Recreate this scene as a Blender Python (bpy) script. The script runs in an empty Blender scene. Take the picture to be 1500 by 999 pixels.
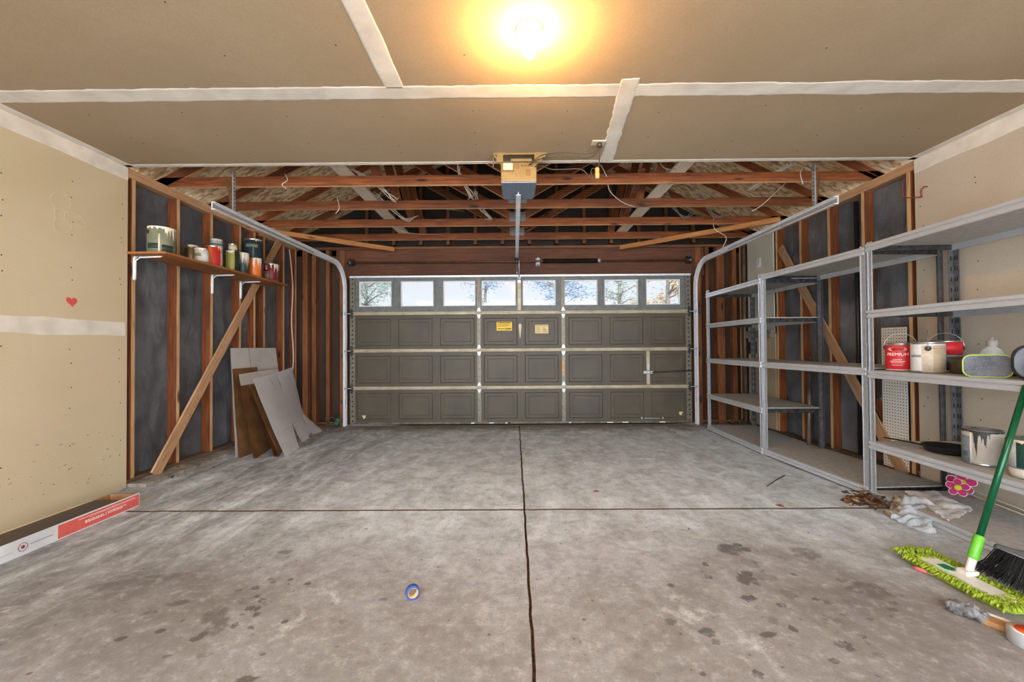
import bpy, bmesh, math, random
from mathutils import Matrix, Vector
from mathutils import noise as mnoise
random.seed(7)
PI = math.pi
scene = bpy.context.scene
COL = scene.collection

# ------------------------------------------------------------------ colours and materials
def L(r, g, b, a=1.0):
    def f(c):
        c /= 255.0
        return c / 12.92 if c <= 0.04045 else ((c + 0.055) / 1.055) ** 2.4
    return (f(r), f(g), f(b), a)

def new_mat(name):
    m = bpy.data.materials.new(name)
    m.use_nodes = True
    nt = m.node_tree
    b = nt.nodes.get('Principled BSDF')
    return m, nt, b

def N(nt, typ, **kw):
    n = nt.nodes.new(typ)
    for k, v in kw.items():
        setattr(n, k, v)
    return n

def ramp(nt, fac, stops):
    r = N(nt, 'ShaderNodeValToRGB')
    el = r.color_ramp.elements
    el[0].position, el[0].color = stops[0]
    el[1].position, el[1].color = stops[-1]
    for p, c in stops[1:-1]:
        e = el.new(p)
        e.color = c
    nt.links.new(fac, r.inputs['Fac'])
    return r.outputs['Color']

def mixc(nt, fac, a, b, mode='MIX'):
    n = N(nt, 'ShaderNodeMix', data_type='RGBA', blend_type=mode)
    for s, v in ((n.inputs[0], fac), (n.inputs[6], a), (n.inputs[7], b)):
        if hasattr(v, 'default_value') or hasattr(v, 'is_linked'):
            nt.links.new(v, s)
        else:
            s.default_value = v
    return n.outputs[2]

def math_(nt, op, a, b=None, clamp=False):
    n = N(nt, 'ShaderNodeMath', operation=op, use_clamp=clamp)
    for i, v in enumerate((a, b)):
        if v is None:
            continue
        if isinstance(v, (int, float)):
            n.inputs[i].default_value = v
        else:
            nt.links.new(v, n.inputs[i])
    return n.outputs[0]

def coords(nt, stretch=(1, 1, 1), kind='Object', rnd=False):
    tc = N(nt, 'ShaderNodeTexCoord')
    mp = N(nt, 'ShaderNodeMapping')
    mp.inputs['Scale'].default_value = stretch
    nt.links.new(tc.outputs[kind], mp.inputs['Vector'])
    if rnd:
        oi = N(nt, 'ShaderNodeObjectInfo')
        mu = N(nt, 'ShaderNodeVectorMath', operation='SCALE')
        mu.inputs[0].default_value = (17.3, 31.1, 23.7)
        nt.links.new(oi.outputs['Random'], mu.inputs['Scale'])
        ad = N(nt, 'ShaderNodeVectorMath', operation='ADD')
        nt.links.new(mp.outputs[0], ad.inputs[0])
        nt.links.new(mu.outputs[0], ad.inputs[1])
        return ad.outputs[0]
    return mp.outputs[0]

def noise_(nt, vec, scale, detail=4, rough=.55, dist=0.0):
    n = N(nt, 'ShaderNodeTexNoise')
    n.inputs['Scale'].default_value = scale
    n.inputs['Detail'].default_value = detail
    n.inputs['Roughness'].default_value = rough
    n.inputs['Distortion'].default_value = dist
    nt.links.new(vec, n.inputs['Vector'])
    return n.outputs['Fac']

def bump_(nt, b, h, strength=.3, dist=.01):
    n = N(nt, 'ShaderNodeBump')
    n.inputs['Strength'].default_value = strength
    n.inputs['Distance'].default_value = dist
    nt.links.new(h, n.inputs['Height'])
    nt.links.new(n.outputs[0], b.inputs['Normal'])

MC = {}
def mat(name, c1, c2=None, rough=.6, metal=0., scale=12., stretch=(1, 1, 1), lo=.35, hi=.65, bump=0., bdist=.004, bscale=None, rnd=False, detail=4, rvar=0.):
    """plain procedural surface: noise mixes c1 and c2"""
    if name in MC:
        return MC[name]
    m, nt, b = new_mat(name)
    if c2 is None:
        c2 = tuple(x * .82 for x in c1[:3]) + (1,)
    v = coords(nt, stretch, rnd=rnd)
    f = noise_(nt, v, scale, detail)
    nt.links.new(ramp(nt, f, [(lo, c1), (hi, c2)]), b.inputs['Base Color'])
    b.inputs['Roughness'].default_value = rough
    b.inputs['Metallic'].default_value = metal
    if rvar:
        rr = N(nt, 'ShaderNodeMapRange')
        rr.inputs['To Min'].default_value = rough - rvar
        rr.inputs['To Max'].default_value = rough + rvar
        nt.links.new(f, rr.inputs['Value'])
        nt.links.new(rr.outputs[0], b.inputs['Roughness'])
    if bump:
        f2 = noise_(nt, v, bscale or scale * 3, 5)
        bump_(nt, b, f2, bump, bdist)
    MC[name] = m
    return m

def lumber(name, dark, mid, light, knots=True, rough=.72):
    """sawn softwood, grain along the local X axis"""
    if name in MC:
        return MC[name]
    m, nt, b = new_mat(name)
    v = coords(nt, (1, 1, 1), rnd=True)
    st = N(nt, 'ShaderNodeMapping')
    st.inputs['Scale'].default_value = (1.6, 26, 26)
    nt.links.new(v, st.inputs['Vector'])
    g = noise_(nt, st.outputs[0], 2.2, 6, .6, .6)
    big = noise_(nt, v, 1.6, 3)
    c = ramp(nt, g, [(.28, dark), (.5, mid), (.74, light)])
    c2 = mixc(nt, ramp(nt, big, [(.35, (0, 0, 0, 1)), (.7, (.55, .55, .55, 1))]), c, dark)
    oi = N(nt, 'ShaderNodeObjectInfo')
    hv = N(nt, 'ShaderNodeHueSaturation')
    mr = N(nt, 'ShaderNodeMapRange')
    mr.inputs['To Min'].default_value = .78
    mr.inputs['To Max'].default_value = 1.22
    nt.links.new(oi.outputs['Random'], mr.inputs['Value'])
    nt.links.new(mr.outputs[0], hv.inputs['Value'])
    out = c2
    if knots:
        kv = N(nt, 'ShaderNodeMapping')
        kv.inputs['Scale'].default_value = (2.2, 9, 9)
        nt.links.new(v, kv.inputs['Vector'])
        vo = N(nt, 'ShaderNodeTexVoronoi')
        vo.inputs['Scale'].default_value = 1.0
        nt.links.new(kv.outputs[0], vo.inputs['Vector'])
        k = ramp(nt, vo.outputs['Distance'], [(.09, (1, 1, 1, 1)), (.16, (0, 0, 0, 1))])
        out = mixc(nt, k, c2, tuple(x * .3 for x in dark[:3]) + (1,))
    nt.links.new(out, hv.inputs['Color'])
    nt.links.new(hv.outputs[0], b.inputs['Base Color'])
    b.inputs['Roughness'].default_value = rough
    bump_(nt, b, g, .25, .003)
    MC[name] = m
    return m

def plain(name, c, rough=.5, metal=0., emit=None, es=0.):
    if name in MC:
        return MC[name]
    m, nt, b = new_mat(name)
    v = coords(nt)
    f = noise_(nt, v, 40, 2)
    d = tuple(x * .9 for x in c[:3]) + (1,)
    nt.links.new(ramp(nt, f, [(.4, c), (.65, d)]), b.inputs['Base Color'])
    b.inputs['Roughness'].default_value = rough
    b.inputs['Metallic'].default_value = metal
    if emit:
        b.inputs['Emission Color'].default_value = emit
        b.inputs['Emission Strength'].default_value = es
    MC[name] = m
    return m

# ------------------------------------------------------------------ mesh helpers
def box(bm, lo, hi, mi=0, M=None):
    x0, y0, z0 = lo
    x1, y1, z1 = hi
    vs = [bm.verts.new(p) for p in ((x0, y0, z0), (x1, y0, z0), (x1, y1, z0), (x0, y1, z0), (x0, y0, z1), (x1, y0, z1), (x1, y1, z1), (x0, y1, z1))]
    if M is not None:
        for v in vs:
            v.co = M @ v.co
    for f in ((0, 3, 2, 1), (4, 5, 6, 7), (0, 1, 5, 4), (1, 2, 6, 5), (2, 3, 7, 6), (3, 0, 4, 7)):
        fc = bm.faces.new([vs[i] for i in f])
        fc.material_index = mi
    return vs

def lathe(bm, prof, n=32, M=None, a0=0., a1=2 * PI, mi=0, closed=True):
    """profile of (radius, z) turned about z"""
    full = abs(a1 - a0 - 2 * PI) < 1e-6
    cols = n if full else n + 1
    rings = []
    for r, z in prof:
        if r < 1e-6 and full:
            v = bm.verts.new((0, 0, z))
            rings.append([v] * cols)
        else:
            rings.append([bm.verts.new((r * math.cos(a0 + (a1 - a0) * i / n), r * math.sin(a0 + (a1 - a0) * i / n), z)) for i in range(cols)])
    if M is not None:
        done = set()
        for rg in rings:
            for v in rg:
                if v not in done:
                    v.co = M @ v.co
                    done.add(v)
    for k in range(len(rings) - 1):
        A, B = rings[k], rings[k + 1]
        for i in range(n):
            j = (i + 1) % cols
            q = []
            for v in (A[i], A[j], B[j], B[i]):
                if v not in q:
                    q.append(v)
            if len(q) > 2:
                try:
                    f = bm.faces.new(q)
                    f.material_index = mi
                    f.smooth = True
                except ValueError:
                    pass

def frame_at(d, up=Vector((0, 0, 1))):
    d = d.normalized()
    s = d.cross(up)
    if s.length < 1e-4:
        s = d.cross(Vector((1, 0, 0)))
    s.normalize()
    return s, s.cross(d).normalized()

def tube(bm, pts, r, n=8, mi=0, cap=True):
    pts = [Vector(p) for p in pts]
    rs = r if isinstance(r, (list, tuple)) else [r] * len(pts)
    prev = None
    rings = []
    for i, p in enumerate(pts):
        d = (pts[min(i + 1, len(pts) - 1)] - pts[max(i - 1, 0)])
        s, u = frame_at(d)
        if prev is not None:
            s = prev - d.normalized() * prev.dot(d.normalized())
            if s.length < 1e-5:
                s, u = frame_at(d)
            s.normalize()
            u = s.cross(d.normalized())
        prev = s
        rings.append([bm.verts.new(p + (s * math.cos(2 * PI * k / n) + u * math.sin(2 * PI * k / n)) * rs[i]) for k in range(n)])
    for a, b in zip(rings, rings[1:]):
        for k in range(n):
            f = bm.faces.new((a[k], a[(k + 1) % n], b[(k + 1) % n], b[k]))
            f.smooth = True
            f.material_index = mi
    if cap:
        for rg in (rings[0][::-1], rings[-1]):
            f = bm.faces.new(rg)
            f.material_index = mi

def smooth_path(pts, n=6):
    pts = [Vector(p) for p in pts]
    out = []
    for i in range(len(pts) - 1):
        p0, p1, p2, p3 = pts[max(i - 1, 0)], pts[i], pts[i + 1], pts[min(i + 2, len(pts) - 1)]
        for k in range(n):
            t = k / n
            out.append(.5 * ((2 * p1) + (p2 - p0) * t + (2 * p0 - 5 * p1 + 4 * p2 - p3) * t * t + (3 * p1 - p0 - 3 * p2 + p3) * t ** 3))
    out.append(pts[-1])
    return out

def prism(bm, outline, z0, z1, M=None, mi=0, side=None):
    """outline in xy, extruded along z"""
    a = [bm.verts.new((x, y, z0)) for x, y in outline]
    b = [bm.verts.new((x, y, z1)) for x, y in outline]
    if M is not None:
        for v in a + b:
            v.co = M @ v.co
    n = len(a)
    fs = [bm.faces.new(a[::-1]), bm.faces.new(b)]
    for i in range(n):
        fs.append(bm.faces.new((a[i], a[(i + 1) % n], b[(i + 1) % n], b[i])))
    for k, f in enumerate(fs):
        f.material_index = mi if side is None or k < 2 else side

def profile_x(bm, prof, x0, x1, M=None):
    """closed (y,z) profile extruded along x"""
    a = [bm.verts.new((x0, y, z)) for y, z in prof]
    b = [bm.verts.new((x1, y, z)) for y, z in prof]
    if M is not None:
        for v in a + b:
            v.co = M @ v.co
    n = len(a)
    bm.faces.new(a)
    bm.faces.new(b[::-1])
    for i in range(n):
        bm.faces.new((a[i], b[i], b[(i + 1) % n], a[(i + 1) % n]))

def bevel(bm, w, seg=1):
    bmesh.ops.bevel(bm, geom=[e for e in bm.edges], offset=w, segments=seg, profile=.6, affect='EDGES', clamp_overlap=True)

# ------------------------------------------------------------------ objects
def setp(o, label=None, cat=None, group=None, kind=None):
    if label: o['label'] = label
    if cat: o['category'] = cat
    if group: o['group'] = group
    if kind: o['kind'] = kind
    return o

def root(name, label, cat, loc=(0, 0, 0), rz=0., group=None, kind=None):
    o = bpy.data.objects.new(name, None)
    o.empty_display_size = .05
    o.location = loc
    o.rotation_euler = (0, 0, rz)
    COL.objects.link(o)
    return setp(o, label, cat, group, kind)

def obj(name, bm, m, parent=None, label=None, smooth=None, loc=None, rot=None):
    me = bpy.data.meshes.new(name)
    bmesh.ops.recalc_face_normals(bm, faces=bm.faces)
    bm.to_mesh(me)
    bm.free()
    for mm in (m if isinstance(m, (list, tuple)) else [m]):
        me.materials.append(mm)
    if smooth is not None:
        for p in me.polygons:
            p.use_smooth = smooth
    o = bpy.data.objects.new(name, me)
    COL.objects.link(o)
    if parent is not None:
        o.parent = parent
    if loc is not None: o.location = loc
    if rot is not None: o.rotation_euler = rot
    if label: o['label'] = label
    return o

def shift(bm, v):
    bmesh.ops.translate(bm, verts=bm.verts, vec=v)

def thing1(name, bm, m, label, cat, at=(0, 0, 0), group=None, kind=None, smooth=None):
    """single-mesh thing whose geometry is given in place; its origin is moved to `at`"""
    shift(bm, -Vector(at))
    o = obj(name, bm, m, smooth=smooth, loc=at)
    return setp(o, label, cat, group, kind)

def BM():
    return bmesh.new()

def beam(name, p0, p1, w, h, m, parent=None, up=(0, 0, 1), ends=None):
    """a length of lumber: local x along p0->p1, w across, h along up"""
    p0, p1, up = Vector(p0), Vector(p1), Vector(up)
    d = (p1 - p0)
    ln = d.length
    x = d.normalized()
    y = up.cross(x)
    if y.length < 1e-4:
        y = Vector((0, 1, 0)).cross(x)
    y.normalize()
    z = x.cross(y)
    bm = BM()
    box(bm, (0, -w / 2, -h / 2), (ln, w / 2, h / 2))
    bevel(bm, .002)
    if m in (WOOD, WOODD):            # narrow faces of the lumber take a paler wood colour
        bm.normal_update()
        for f in bm.faces:
            if abs(f.normal.z if h > w else f.normal.y) > .9:
                f.material_index = 1
        m = [m, WOODE if m is WOOD else WOODDE]
    o = obj(name, bm, m, parent)
    M = Matrix((x, y, z)).transposed().to_4x4()
    M.translation = p0
    o.matrix_local = M
    return o

def text_bm(s, size, extrude=.0004, align='CENTER', spacing=1.0):
    """solid lettering in the xy plane, as a bmesh"""
    cu = bpy.data.curves.new('lettering', 'FONT')
    cu.body = s
    cu.size = size
    cu.extrude = extrude
    cu.align_x = align
    cu.align_y = 'CENTER'
    cu.space_character = spacing
    cu.resolution_u = 3
    o = bpy.data.objects.new('lettering', cu)
    COL.objects.link(o)
    dg = bpy.context.evaluated_depsgraph_get()
    me = bpy.data.meshes.new_from_object(o.evaluated_get(dg))
    bm = BM()
    bm.from_mesh(me)
    bpy.data.objects.remove(o)
    bpy.data.curves.remove(cu)
    bpy.data.meshes.remove(me)
    return bm

def xform(bm, M):
    bmesh.ops.transform(bm, matrix=M, verts=bm.verts)

def wrap(bm, r, ang0):
    """wrap lettering lying in xy around a z cylinder of radius r, centred at angle ang0, facing out"""
    for v in bm.verts:
        a = ang0 + v.co.x / r
        rr = r + v.co.z
        v.co = Vector((rr * math.cos(a), rr * math.sin(a), v.co.y))

def join_bm(dst, src):
    me = bpy.data.meshes.new('tmp')
    src.to_mesh(me)
    src.free()
    dst.from_mesh(me)
    bpy.data.meshes.remove(me)
LAMP = 850.
SKY = (.93, .975, 1.04, 1)
SKYS = 6.3
SKYF = .76
EXPO = .62
# ------------------------------------------------------------------ dimensions of the garage (metres; camera looks along +Y)
H = 2.61            # ceiling
XL, XR = -3.15, 3.24
YE = 3.355          # where drywall stops and bare framing begins
YD = 5.94           # inner face of the garage door
YB = -1.7           # rear opening behind the camera
DX0, DX1 = -2.355, 2.515

WOOD = lumber('framing lumber', L(76, 37, 13), L(126, 66, 25), L(162, 92, 40))
WOODE = lumber('framing lumber edge', L(176, 132, 88), L(216, 176, 128), L(234, 202, 158))
WOODDE = lumber('stained lumber edge', L(88, 54, 32), L(116, 74, 44), L(140, 94, 58))
WOODP = lumber('pale lumber', L(150, 110, 75), L(190, 150, 112), L(212, 178, 142))
WOODD = lumber('dark stained lumber', L(62, 35, 20), L(90, 51, 29), L(112, 68, 40), knots=False)
GALV = mat('galvanised steel', L(188, 192, 197), L(172, 177, 182), rough=.36, metal=.5, scale=30, bump=.06)
GALV2 = mat('bright rolled steel', L(226, 231, 236), L(210, 216, 222), rough=.34, metal=.15, scale=18)
STEELD = mat('dull dark steel', L(84, 84, 84), L(52, 50, 48), rough=.5, metal=.7, scale=25)

# ---- concrete floor with control joints
def concrete(oil=0., nm='stained concrete'):
    m, nt, b = new_mat(nm)
    v = coords(nt)
    n1 = noise_(nt, v, .75, 6, .62, .5)
    n2 = noise_(nt, v, 5.0, 6, .65, .7)
    n3 = noise_(nt, v, 110., 3, .7)
    st = N(nt, 'ShaderNodeMapping')
    st.inputs['Scale'].default_value = (3.4, 1.1, 1)
    st.inputs['Rotation'].default_value = (0, 0, .12)
    nt.links.new(v, st.inputs['Vector'])
    n4 = noise_(nt, st.outputs[0], 1.7, 8, .72, .5)
    base = ramp(nt, n1, [(.3, L(122, 116, 112)), (.5, L(150, 147, 145)), (.7, L(176, 175, 175))])
    # paler, bluer concrete towards the door, partly window daylight painted into the colour
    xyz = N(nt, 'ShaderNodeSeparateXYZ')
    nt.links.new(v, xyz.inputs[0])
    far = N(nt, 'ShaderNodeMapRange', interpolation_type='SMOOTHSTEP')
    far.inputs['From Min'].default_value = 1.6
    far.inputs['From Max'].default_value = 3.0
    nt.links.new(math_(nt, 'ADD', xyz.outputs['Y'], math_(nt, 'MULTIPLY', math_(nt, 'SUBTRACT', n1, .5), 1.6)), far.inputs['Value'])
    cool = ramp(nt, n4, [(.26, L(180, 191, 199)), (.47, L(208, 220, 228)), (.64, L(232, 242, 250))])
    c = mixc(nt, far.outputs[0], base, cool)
    warm = ramp(nt, n2, [(.4, (0, 0, 0, 1)), (.7, (.5, .5, .5, 1))])
    c = mixc(nt, warm, c, L(116, 106, 98))
    # oil-darkened left lane
    lane = ramp(nt, n4, [(.40, (.6, .6, .6, 1)), (.62, (0, 0, 0, 1))])
    lf = N(nt, 'ShaderNodeMapRange', interpolation_type='SMOOTHSTEP')
    lf.inputs['From Min'].default_value = -.9
    lf.inputs['From Max'].default_value = -2.2
    nt.links.new(xyz.outputs['X'], lf.inputs['Value'])
    c = mixc(nt, math_(nt, 'MULTIPLY', lane, lf.outputs[0]), c, L(92, 89, 84))
    # white efflorescence
    ef = noise_(nt, v, 1.9, 7, .7, .4)
    c = mixc(nt, ramp(nt, ef, [(.60, (0, 0, 0, 1)), (.72, (.7, .7, .7, 1))]), c, L(232, 233, 233))
    # dirt band beside the garage door
    bd = N(nt, 'ShaderNodeMapRange', interpolation_type='SMOOTHSTEP')
    bd.inputs['From Min'].default_value = 5.35
    bd.inputs['From Max'].default_value = 5.85
    nt.links.new(math_(nt, 'ADD', xyz.outputs['Y'], math_(nt, 'MULTIPLY', math_(nt, 'SUBTRACT', n2, .5), .5)), bd.inputs['Value'])
    c = mixc(nt, math_(nt, 'MULTIPLY', bd.outputs[0], .8), c, L(112, 94, 74))
    if oil:
        c = mixc(nt, oil, c, L(66, 61, 56))
    # trowel mottling and fine grit
    n5 = noise_(nt, v, 17., 8, .75)
    c = mixc(nt, ramp(nt, n5, [(.36, (.30, .30, .30, 1)), (.5, (0, 0, 0, 1))]), c, L(104, 98, 92))
    c = mixc(nt, ramp(nt, n5, [(.52, (0, 0, 0, 1)), (.70, (.34, .34, .34, 1))]), c, L(226, 224, 221))
    # fine speckle
    c = mixc(nt, ramp(nt, n3, [(.36, (.5, .5, .5, 1)), (.46, (0, 0, 0, 1))]), c, L(120, 112, 104))
    fleck = noise_(nt, v, 34, 2, .5)
    c = mixc(nt, ramp(nt, fleck, [(.25, (.6, .6, .6, 1)), (.29, (0, 0, 0, 1))]), c, L(70, 62, 55))
    nt.links.new(c, b.inputs['Base Color'])
    rr = N(nt, 'ShaderNodeMapRange')
    rr.inputs['To Min'].default_value = .5
    rr.inputs['To Max'].default_value = .85
    nt.links.new(n2, rr.inputs['Value'])
    nt.links.new(rr.outputs[0], b.inputs['Roughness'])
    b.inputs['Specular IOR Level'].default_value = .35
    bump_(nt, b, math_(nt, 'ADD', math_(nt, 'MULTIPLY', n2, .6), math_(nt, 'MULTIPLY', n3, .25)), .25, .006)
    return m

SPILLS = [  # x, y, half length, half width, turn, raggedness, strength
    (-1.267, 2.285, 0.038, 0.019, 0.02, 0.89, 0.5), (-1.224, 2.233, 0.011, 0.008, 0.05, 1.0, 0.6), (-1.19, 2.021, 0.015, 0.009, -0.22, 1.2, 0.55), (-1.165, 1.995, 0.015, 0.01, 0.17, 0.71, 0.45), (-1.094, 2.018, 0.011, 0.01, -0.13, 0.91, 0.8),
    (-1.08, 1.978, 0.006, 0.006, -0.01, 1.5, 0.8), (-0.994, 1.981, 0.017, 0.012, -0.01, 1.37, 0.65), (-1.22, 1.948, 0.018, 0.015, -0.17, 1.21, 0.8), (-1.285, 1.93, 0.016, 0.011, 0.18, 1.21, 0.6), (-1.039, 1.92, 0.017, 0.013, 0.12, 1.12, 0.4),
    (-1.17, 1.882, 0.013, 0.011, -0.22, 1.24, 0.85), (-1.134, 1.855, 0.015, 0.015, 0.05, 1.31, 0.85), (-1.095, 1.834, 0.018, 0.016, -0.23, 0.94, 0.35), (-1.147, 1.794, 0.02, 0.017, -0.01, 1.39, 0.9), (-1.115, 1.794, 0.012, 0.016, 0.19, 1.28, 0.9),
    (-1.094, 1.755, 0.013, 0.016, 0.21, 1.27, 0.9), (-1.154, 1.755, 0.01, 0.006, 0.15, 1.02, 0.5), (-1.139, 1.687, 0.015, 0.019, 0.22, 1.06, 0.75), (-1.065, 1.671, 0.013, 0.009, -0.2, 1.4, 0.7), (-0.948, 1.708, 0.012, 0.012, -0.14, 0.81, 0.75),
    (-0.592, 1.856, 0.018, 0.013, -0.03, 1.47, 0.45), (-0.81, 1.828, 0.015, 0.011, -0.1, 1.2, 0.35), (-0.712, 1.707, 0.016, 0.012, -0.06, 1.11, 0.35), (-0.93, 1.529, 0.011, 0.007, 0.04, 0.98, 0.65), (-0.672, 1.567, 0.009, 0.006, 0.2, 1.17, 0.4),
    (-0.916, 1.411, 0.035, 0.017, 0.21, 1.25, 0.65), (-1.034, 1.634, 0.006, 0.006, 0.25, 1.39, 0.6), (-1.209, 1.852, 0.037, 0.02, -0.17, 1.24, 0.25), (-0.647, 2.082, 0.017, 0.013, 0.23, 1.39, 0.35), (-0.71, 2.215, 0.017, 0.012, 0.03, 1.42, 0.3),
    (1.172, 2.296, 0.061, 0.058, 0.11, 0.12, 0.8), (1.242, 2.349, 0.023, 0.022, -0.14, 0.12, 0.75), (1.258, 2.295, 0.026, 0.025, 0.17, 0.12, 0.75), (1.552, 2.252, 0.065, 0.06, -0.11, 1.16, 0.6), (1.2, 2.155, 0.038, 0.04, 0.18, 0.75, 0.25),
    (1.105, 2.017, 0.044, 0.062, -0.21, 1.49, 0.65), (1.205, 2.026, 0.039, 0.039, -0.04, 1.34, 0.35), (0.97, 2.145, 0.015, 0.018, -0.1, 0.82, 0.7), (0.927, 2.028, 0.016, 0.018, 0.19, 1.32, 0.65), (0.722, 1.957, 0.014, 0.015, 0.06, 0.74, 0.7),
    (1.027, 1.857, 0.03, 0.022, 0.11, 0.74, 0.75), (1.143, 1.807, 0.017, 0.016, 0.19, 0.96, 0.75), (1.224, 1.885, 0.03, 0.031, 0.0, 1.48, 0.35), (1.314, 1.846, 0.014, 0.014, -0.1, 1.5, 0.65), (1.352, 1.825, 0.019, 0.014, 0.05, 0.76, 0.6),
    (1.44, 1.825, 0.027, 0.021, -0.15, 0.73, 0.35), (1.614, 1.918, 0.073, 0.069, 0.06, 1.03, 0.5), (1.358, 1.735, 0.017, 0.016, -0.23, 0.82, 0.6), (1.258, 1.726, 0.019, 0.016, -0.09, 1.39, 0.5), (1.291, 1.704, 0.018, 0.015, 0.2, 1.47, 0.4),
    (0.625, 1.7, 0.022, 0.021, -0.02, 1.0, 0.45), (0.746, 1.638, 0.027, 0.024, 0.07, 1.12, 0.7), (0.751, 1.584, 0.014, 0.015, 0.03, 1.18, 0.45), (0.972, 1.624, 0.031, 0.016, 0.22, 1.2, 0.7), (1.089, 1.659, 0.013, 0.02, -0.03, 1.11, 0.7),
    (1.221, 1.567, 0.027, 0.023, -0.13, 1.28, 0.7), (1.323, 1.613, 0.015, 0.012, 0.24, 0.94, 0.65), (1.439, 1.713, 0.012, 0.01, 0.02, 1.12, 0.5), (1.123, 1.49, 0.016, 0.014, -0.04, 0.71, 0.8), (0.819, 1.432, 0.018, 0.017, -0.24, 1.16, 0.65),
    (0.633, 1.434, 0.011, 0.012, 0.07, 1.19, 0.7), (0.276, 1.716, 0.008, 0.007, 0.06, 0.75, 0.7), (0.241, 1.583, 0.006, 0.009, 0.09, 1.07, 0.6), (1.542, 1.994, 0.022, 0.017, 0.1, 0.98, 0.5), (1.357, 2.045, 0.015, 0.012, -0.24, 1.29, 0.7),
    (1.629, 1.819, 0.017, 0.014, 0.09, 0.75, 0.6), (1.586, 1.772, 0.019, 0.012, -0.12, 1.47, 0.45), (1.04, 1.705, 0.021, 0.018, 0.05, 1.07, 0.3), (1.306, 1.518, 0.019, 0.013, -0.07, 0.96, 0.35), (1.032, 1.787, 0.016, 0.014, -0.07, 0.95, 0.35),
    (0.432, 1.715, 0.014, 0.013, -0.1, 1.18, 0.4), (0.486, 1.436, 0.012, 0.009, 0.14, 1.0, 0.4), (-1.27, 1.755, 0.042, 0.055, 0.35, 0.72, 0.55), (-1.207, 1.686, 0.031, 0.057, 0.35, 1.29, 0.45), (-1.238, 1.611, 0.022, 0.015, 0.35, 0.88, 0.7),
    (-1.23, 1.635, 0.017, 0.014, 0.35, 0.89, 0.7), (-1.492, 1.835, 0.039, 0.02, 0.35, 1.05, 0.6), (-1.413, 1.655, 0.017, 0.015, 0.35, 0.78, 0.75), (-1.533, 1.612, 0.019, 0.013, 0.35, 0.97, 0.75), (-1.374, 1.718, 0.01, 0.008, 0.35, 1.05, 0.6),
    (-1.556, 1.771, 0.023, 0.013, 0.35, 0.84, 0.45), (-1.14, 1.526, 0.024, 0.014, 0.35, 1.22, 0.4), (-1.277, 1.518, 0.014, 0.007, 0.35, 1.06, 0.55), (-1.833, 2.001, 0.159, 0.045, 0.35, 0.8, 0.3), (-1.687, 1.441, 0.008, 0.006, 0.35, 0.85, 0.8),
]
OILS = [concrete(k, 'oil spotted concrete') for k in (.28, .48, .70)]
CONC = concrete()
DIRT = mat('packed dirt in the joints', L(104, 74, 48), L(62, 46, 33), rough=.95, scale=60, bump=.6)
GX, GY = .06, 2.865
bm = BM()
def slab(x0, x1, y0, y1):
    """slab with a slightly ragged arris along the control joints"""
    def edge(a, b, fixed, axis, jig):
        n = max(2, int(abs(b - a) / .05))
        out = []
        for i in range(n):
            t = a + (b - a) * i / n
            d = jig * (mnoise.noise((t * 7, fixed * 3, 1.7)) * .006 + mnoise.noise((t * 31, fixed, 4.)) * .003)
            out.append((t, fixed + d) if axis == 0 else (fixed + d, t))
        return out
    pts = edge(x0, x1, y0, 0, 1) + edge(y0, y1, x1, 1, 1) + edge(x1, x0, y1, 0, 1) + edge(y1, y0, x0, 1, 1)
    prism(bm, pts, -.12, 0, side=1)
g = .011
for (a, b_) in ((-3.45, GX - .0065), (GX + .0065, 3.45)):
    slab(a, b_, YB - .6, GY - g)
    slab(a, b_, GY + g, 6.05)
box(bm, (-3.45, YB - .6, -.16), (3.45, 6.05, -.02), mi=1)
def blot(x, y, rx, ry, ang, rag, k, z, mi, seed):
    n = 40
    ca, sa = math.cos(ang), math.sin(ang)
    c = bm.verts.new((x, y, z))
    vs = []
    for i in range(n):
        t = 2 * PI * i / n
        e = k * (1 + rag * (.30 * mnoise.noise((math.cos(t) * 1.3, math.sin(t) * 1.3, seed)) + .30 * mnoise.noise((math.cos(t) * 3.5, math.sin(t) * 3.5, seed + 7)) + .16 * mnoise.noise((math.cos(t) * 9, math.sin(t) * 9, seed + 3))))
        u, v_ = rx * e * math.cos(t), ry * e * math.sin(t)
        vs.append(bm.verts.new((x + u * ca - v_ * sa, y + u * sa + v_ * ca, z)))
    for i in range(n):
        f = bm.faces.new((c, vs[i], vs[(i + 1) % n]))
        f.material_index = mi
for i, (x, y, rx, ry, ang, rag, st_) in enumerate(SPILLS):
    lv = 2 if st_ < .42 else (3 if st_ < .62 else 4)
    blot(x, y, rx, ry, ang, rag, 1.12, .0003 + i * 2e-6, max(2, lv - 1), i * 3.7)
    if lv > 2:
        blot(x, y, rx, ry, ang, rag, .95, .0006 + i * 2e-6, lv, i * 3.7)
fl = setp(obj('floor', bm, [CONC, DIRT] + OILS), 'stained grey concrete floor with dirty control joints', 'floor', kind='structure')

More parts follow.
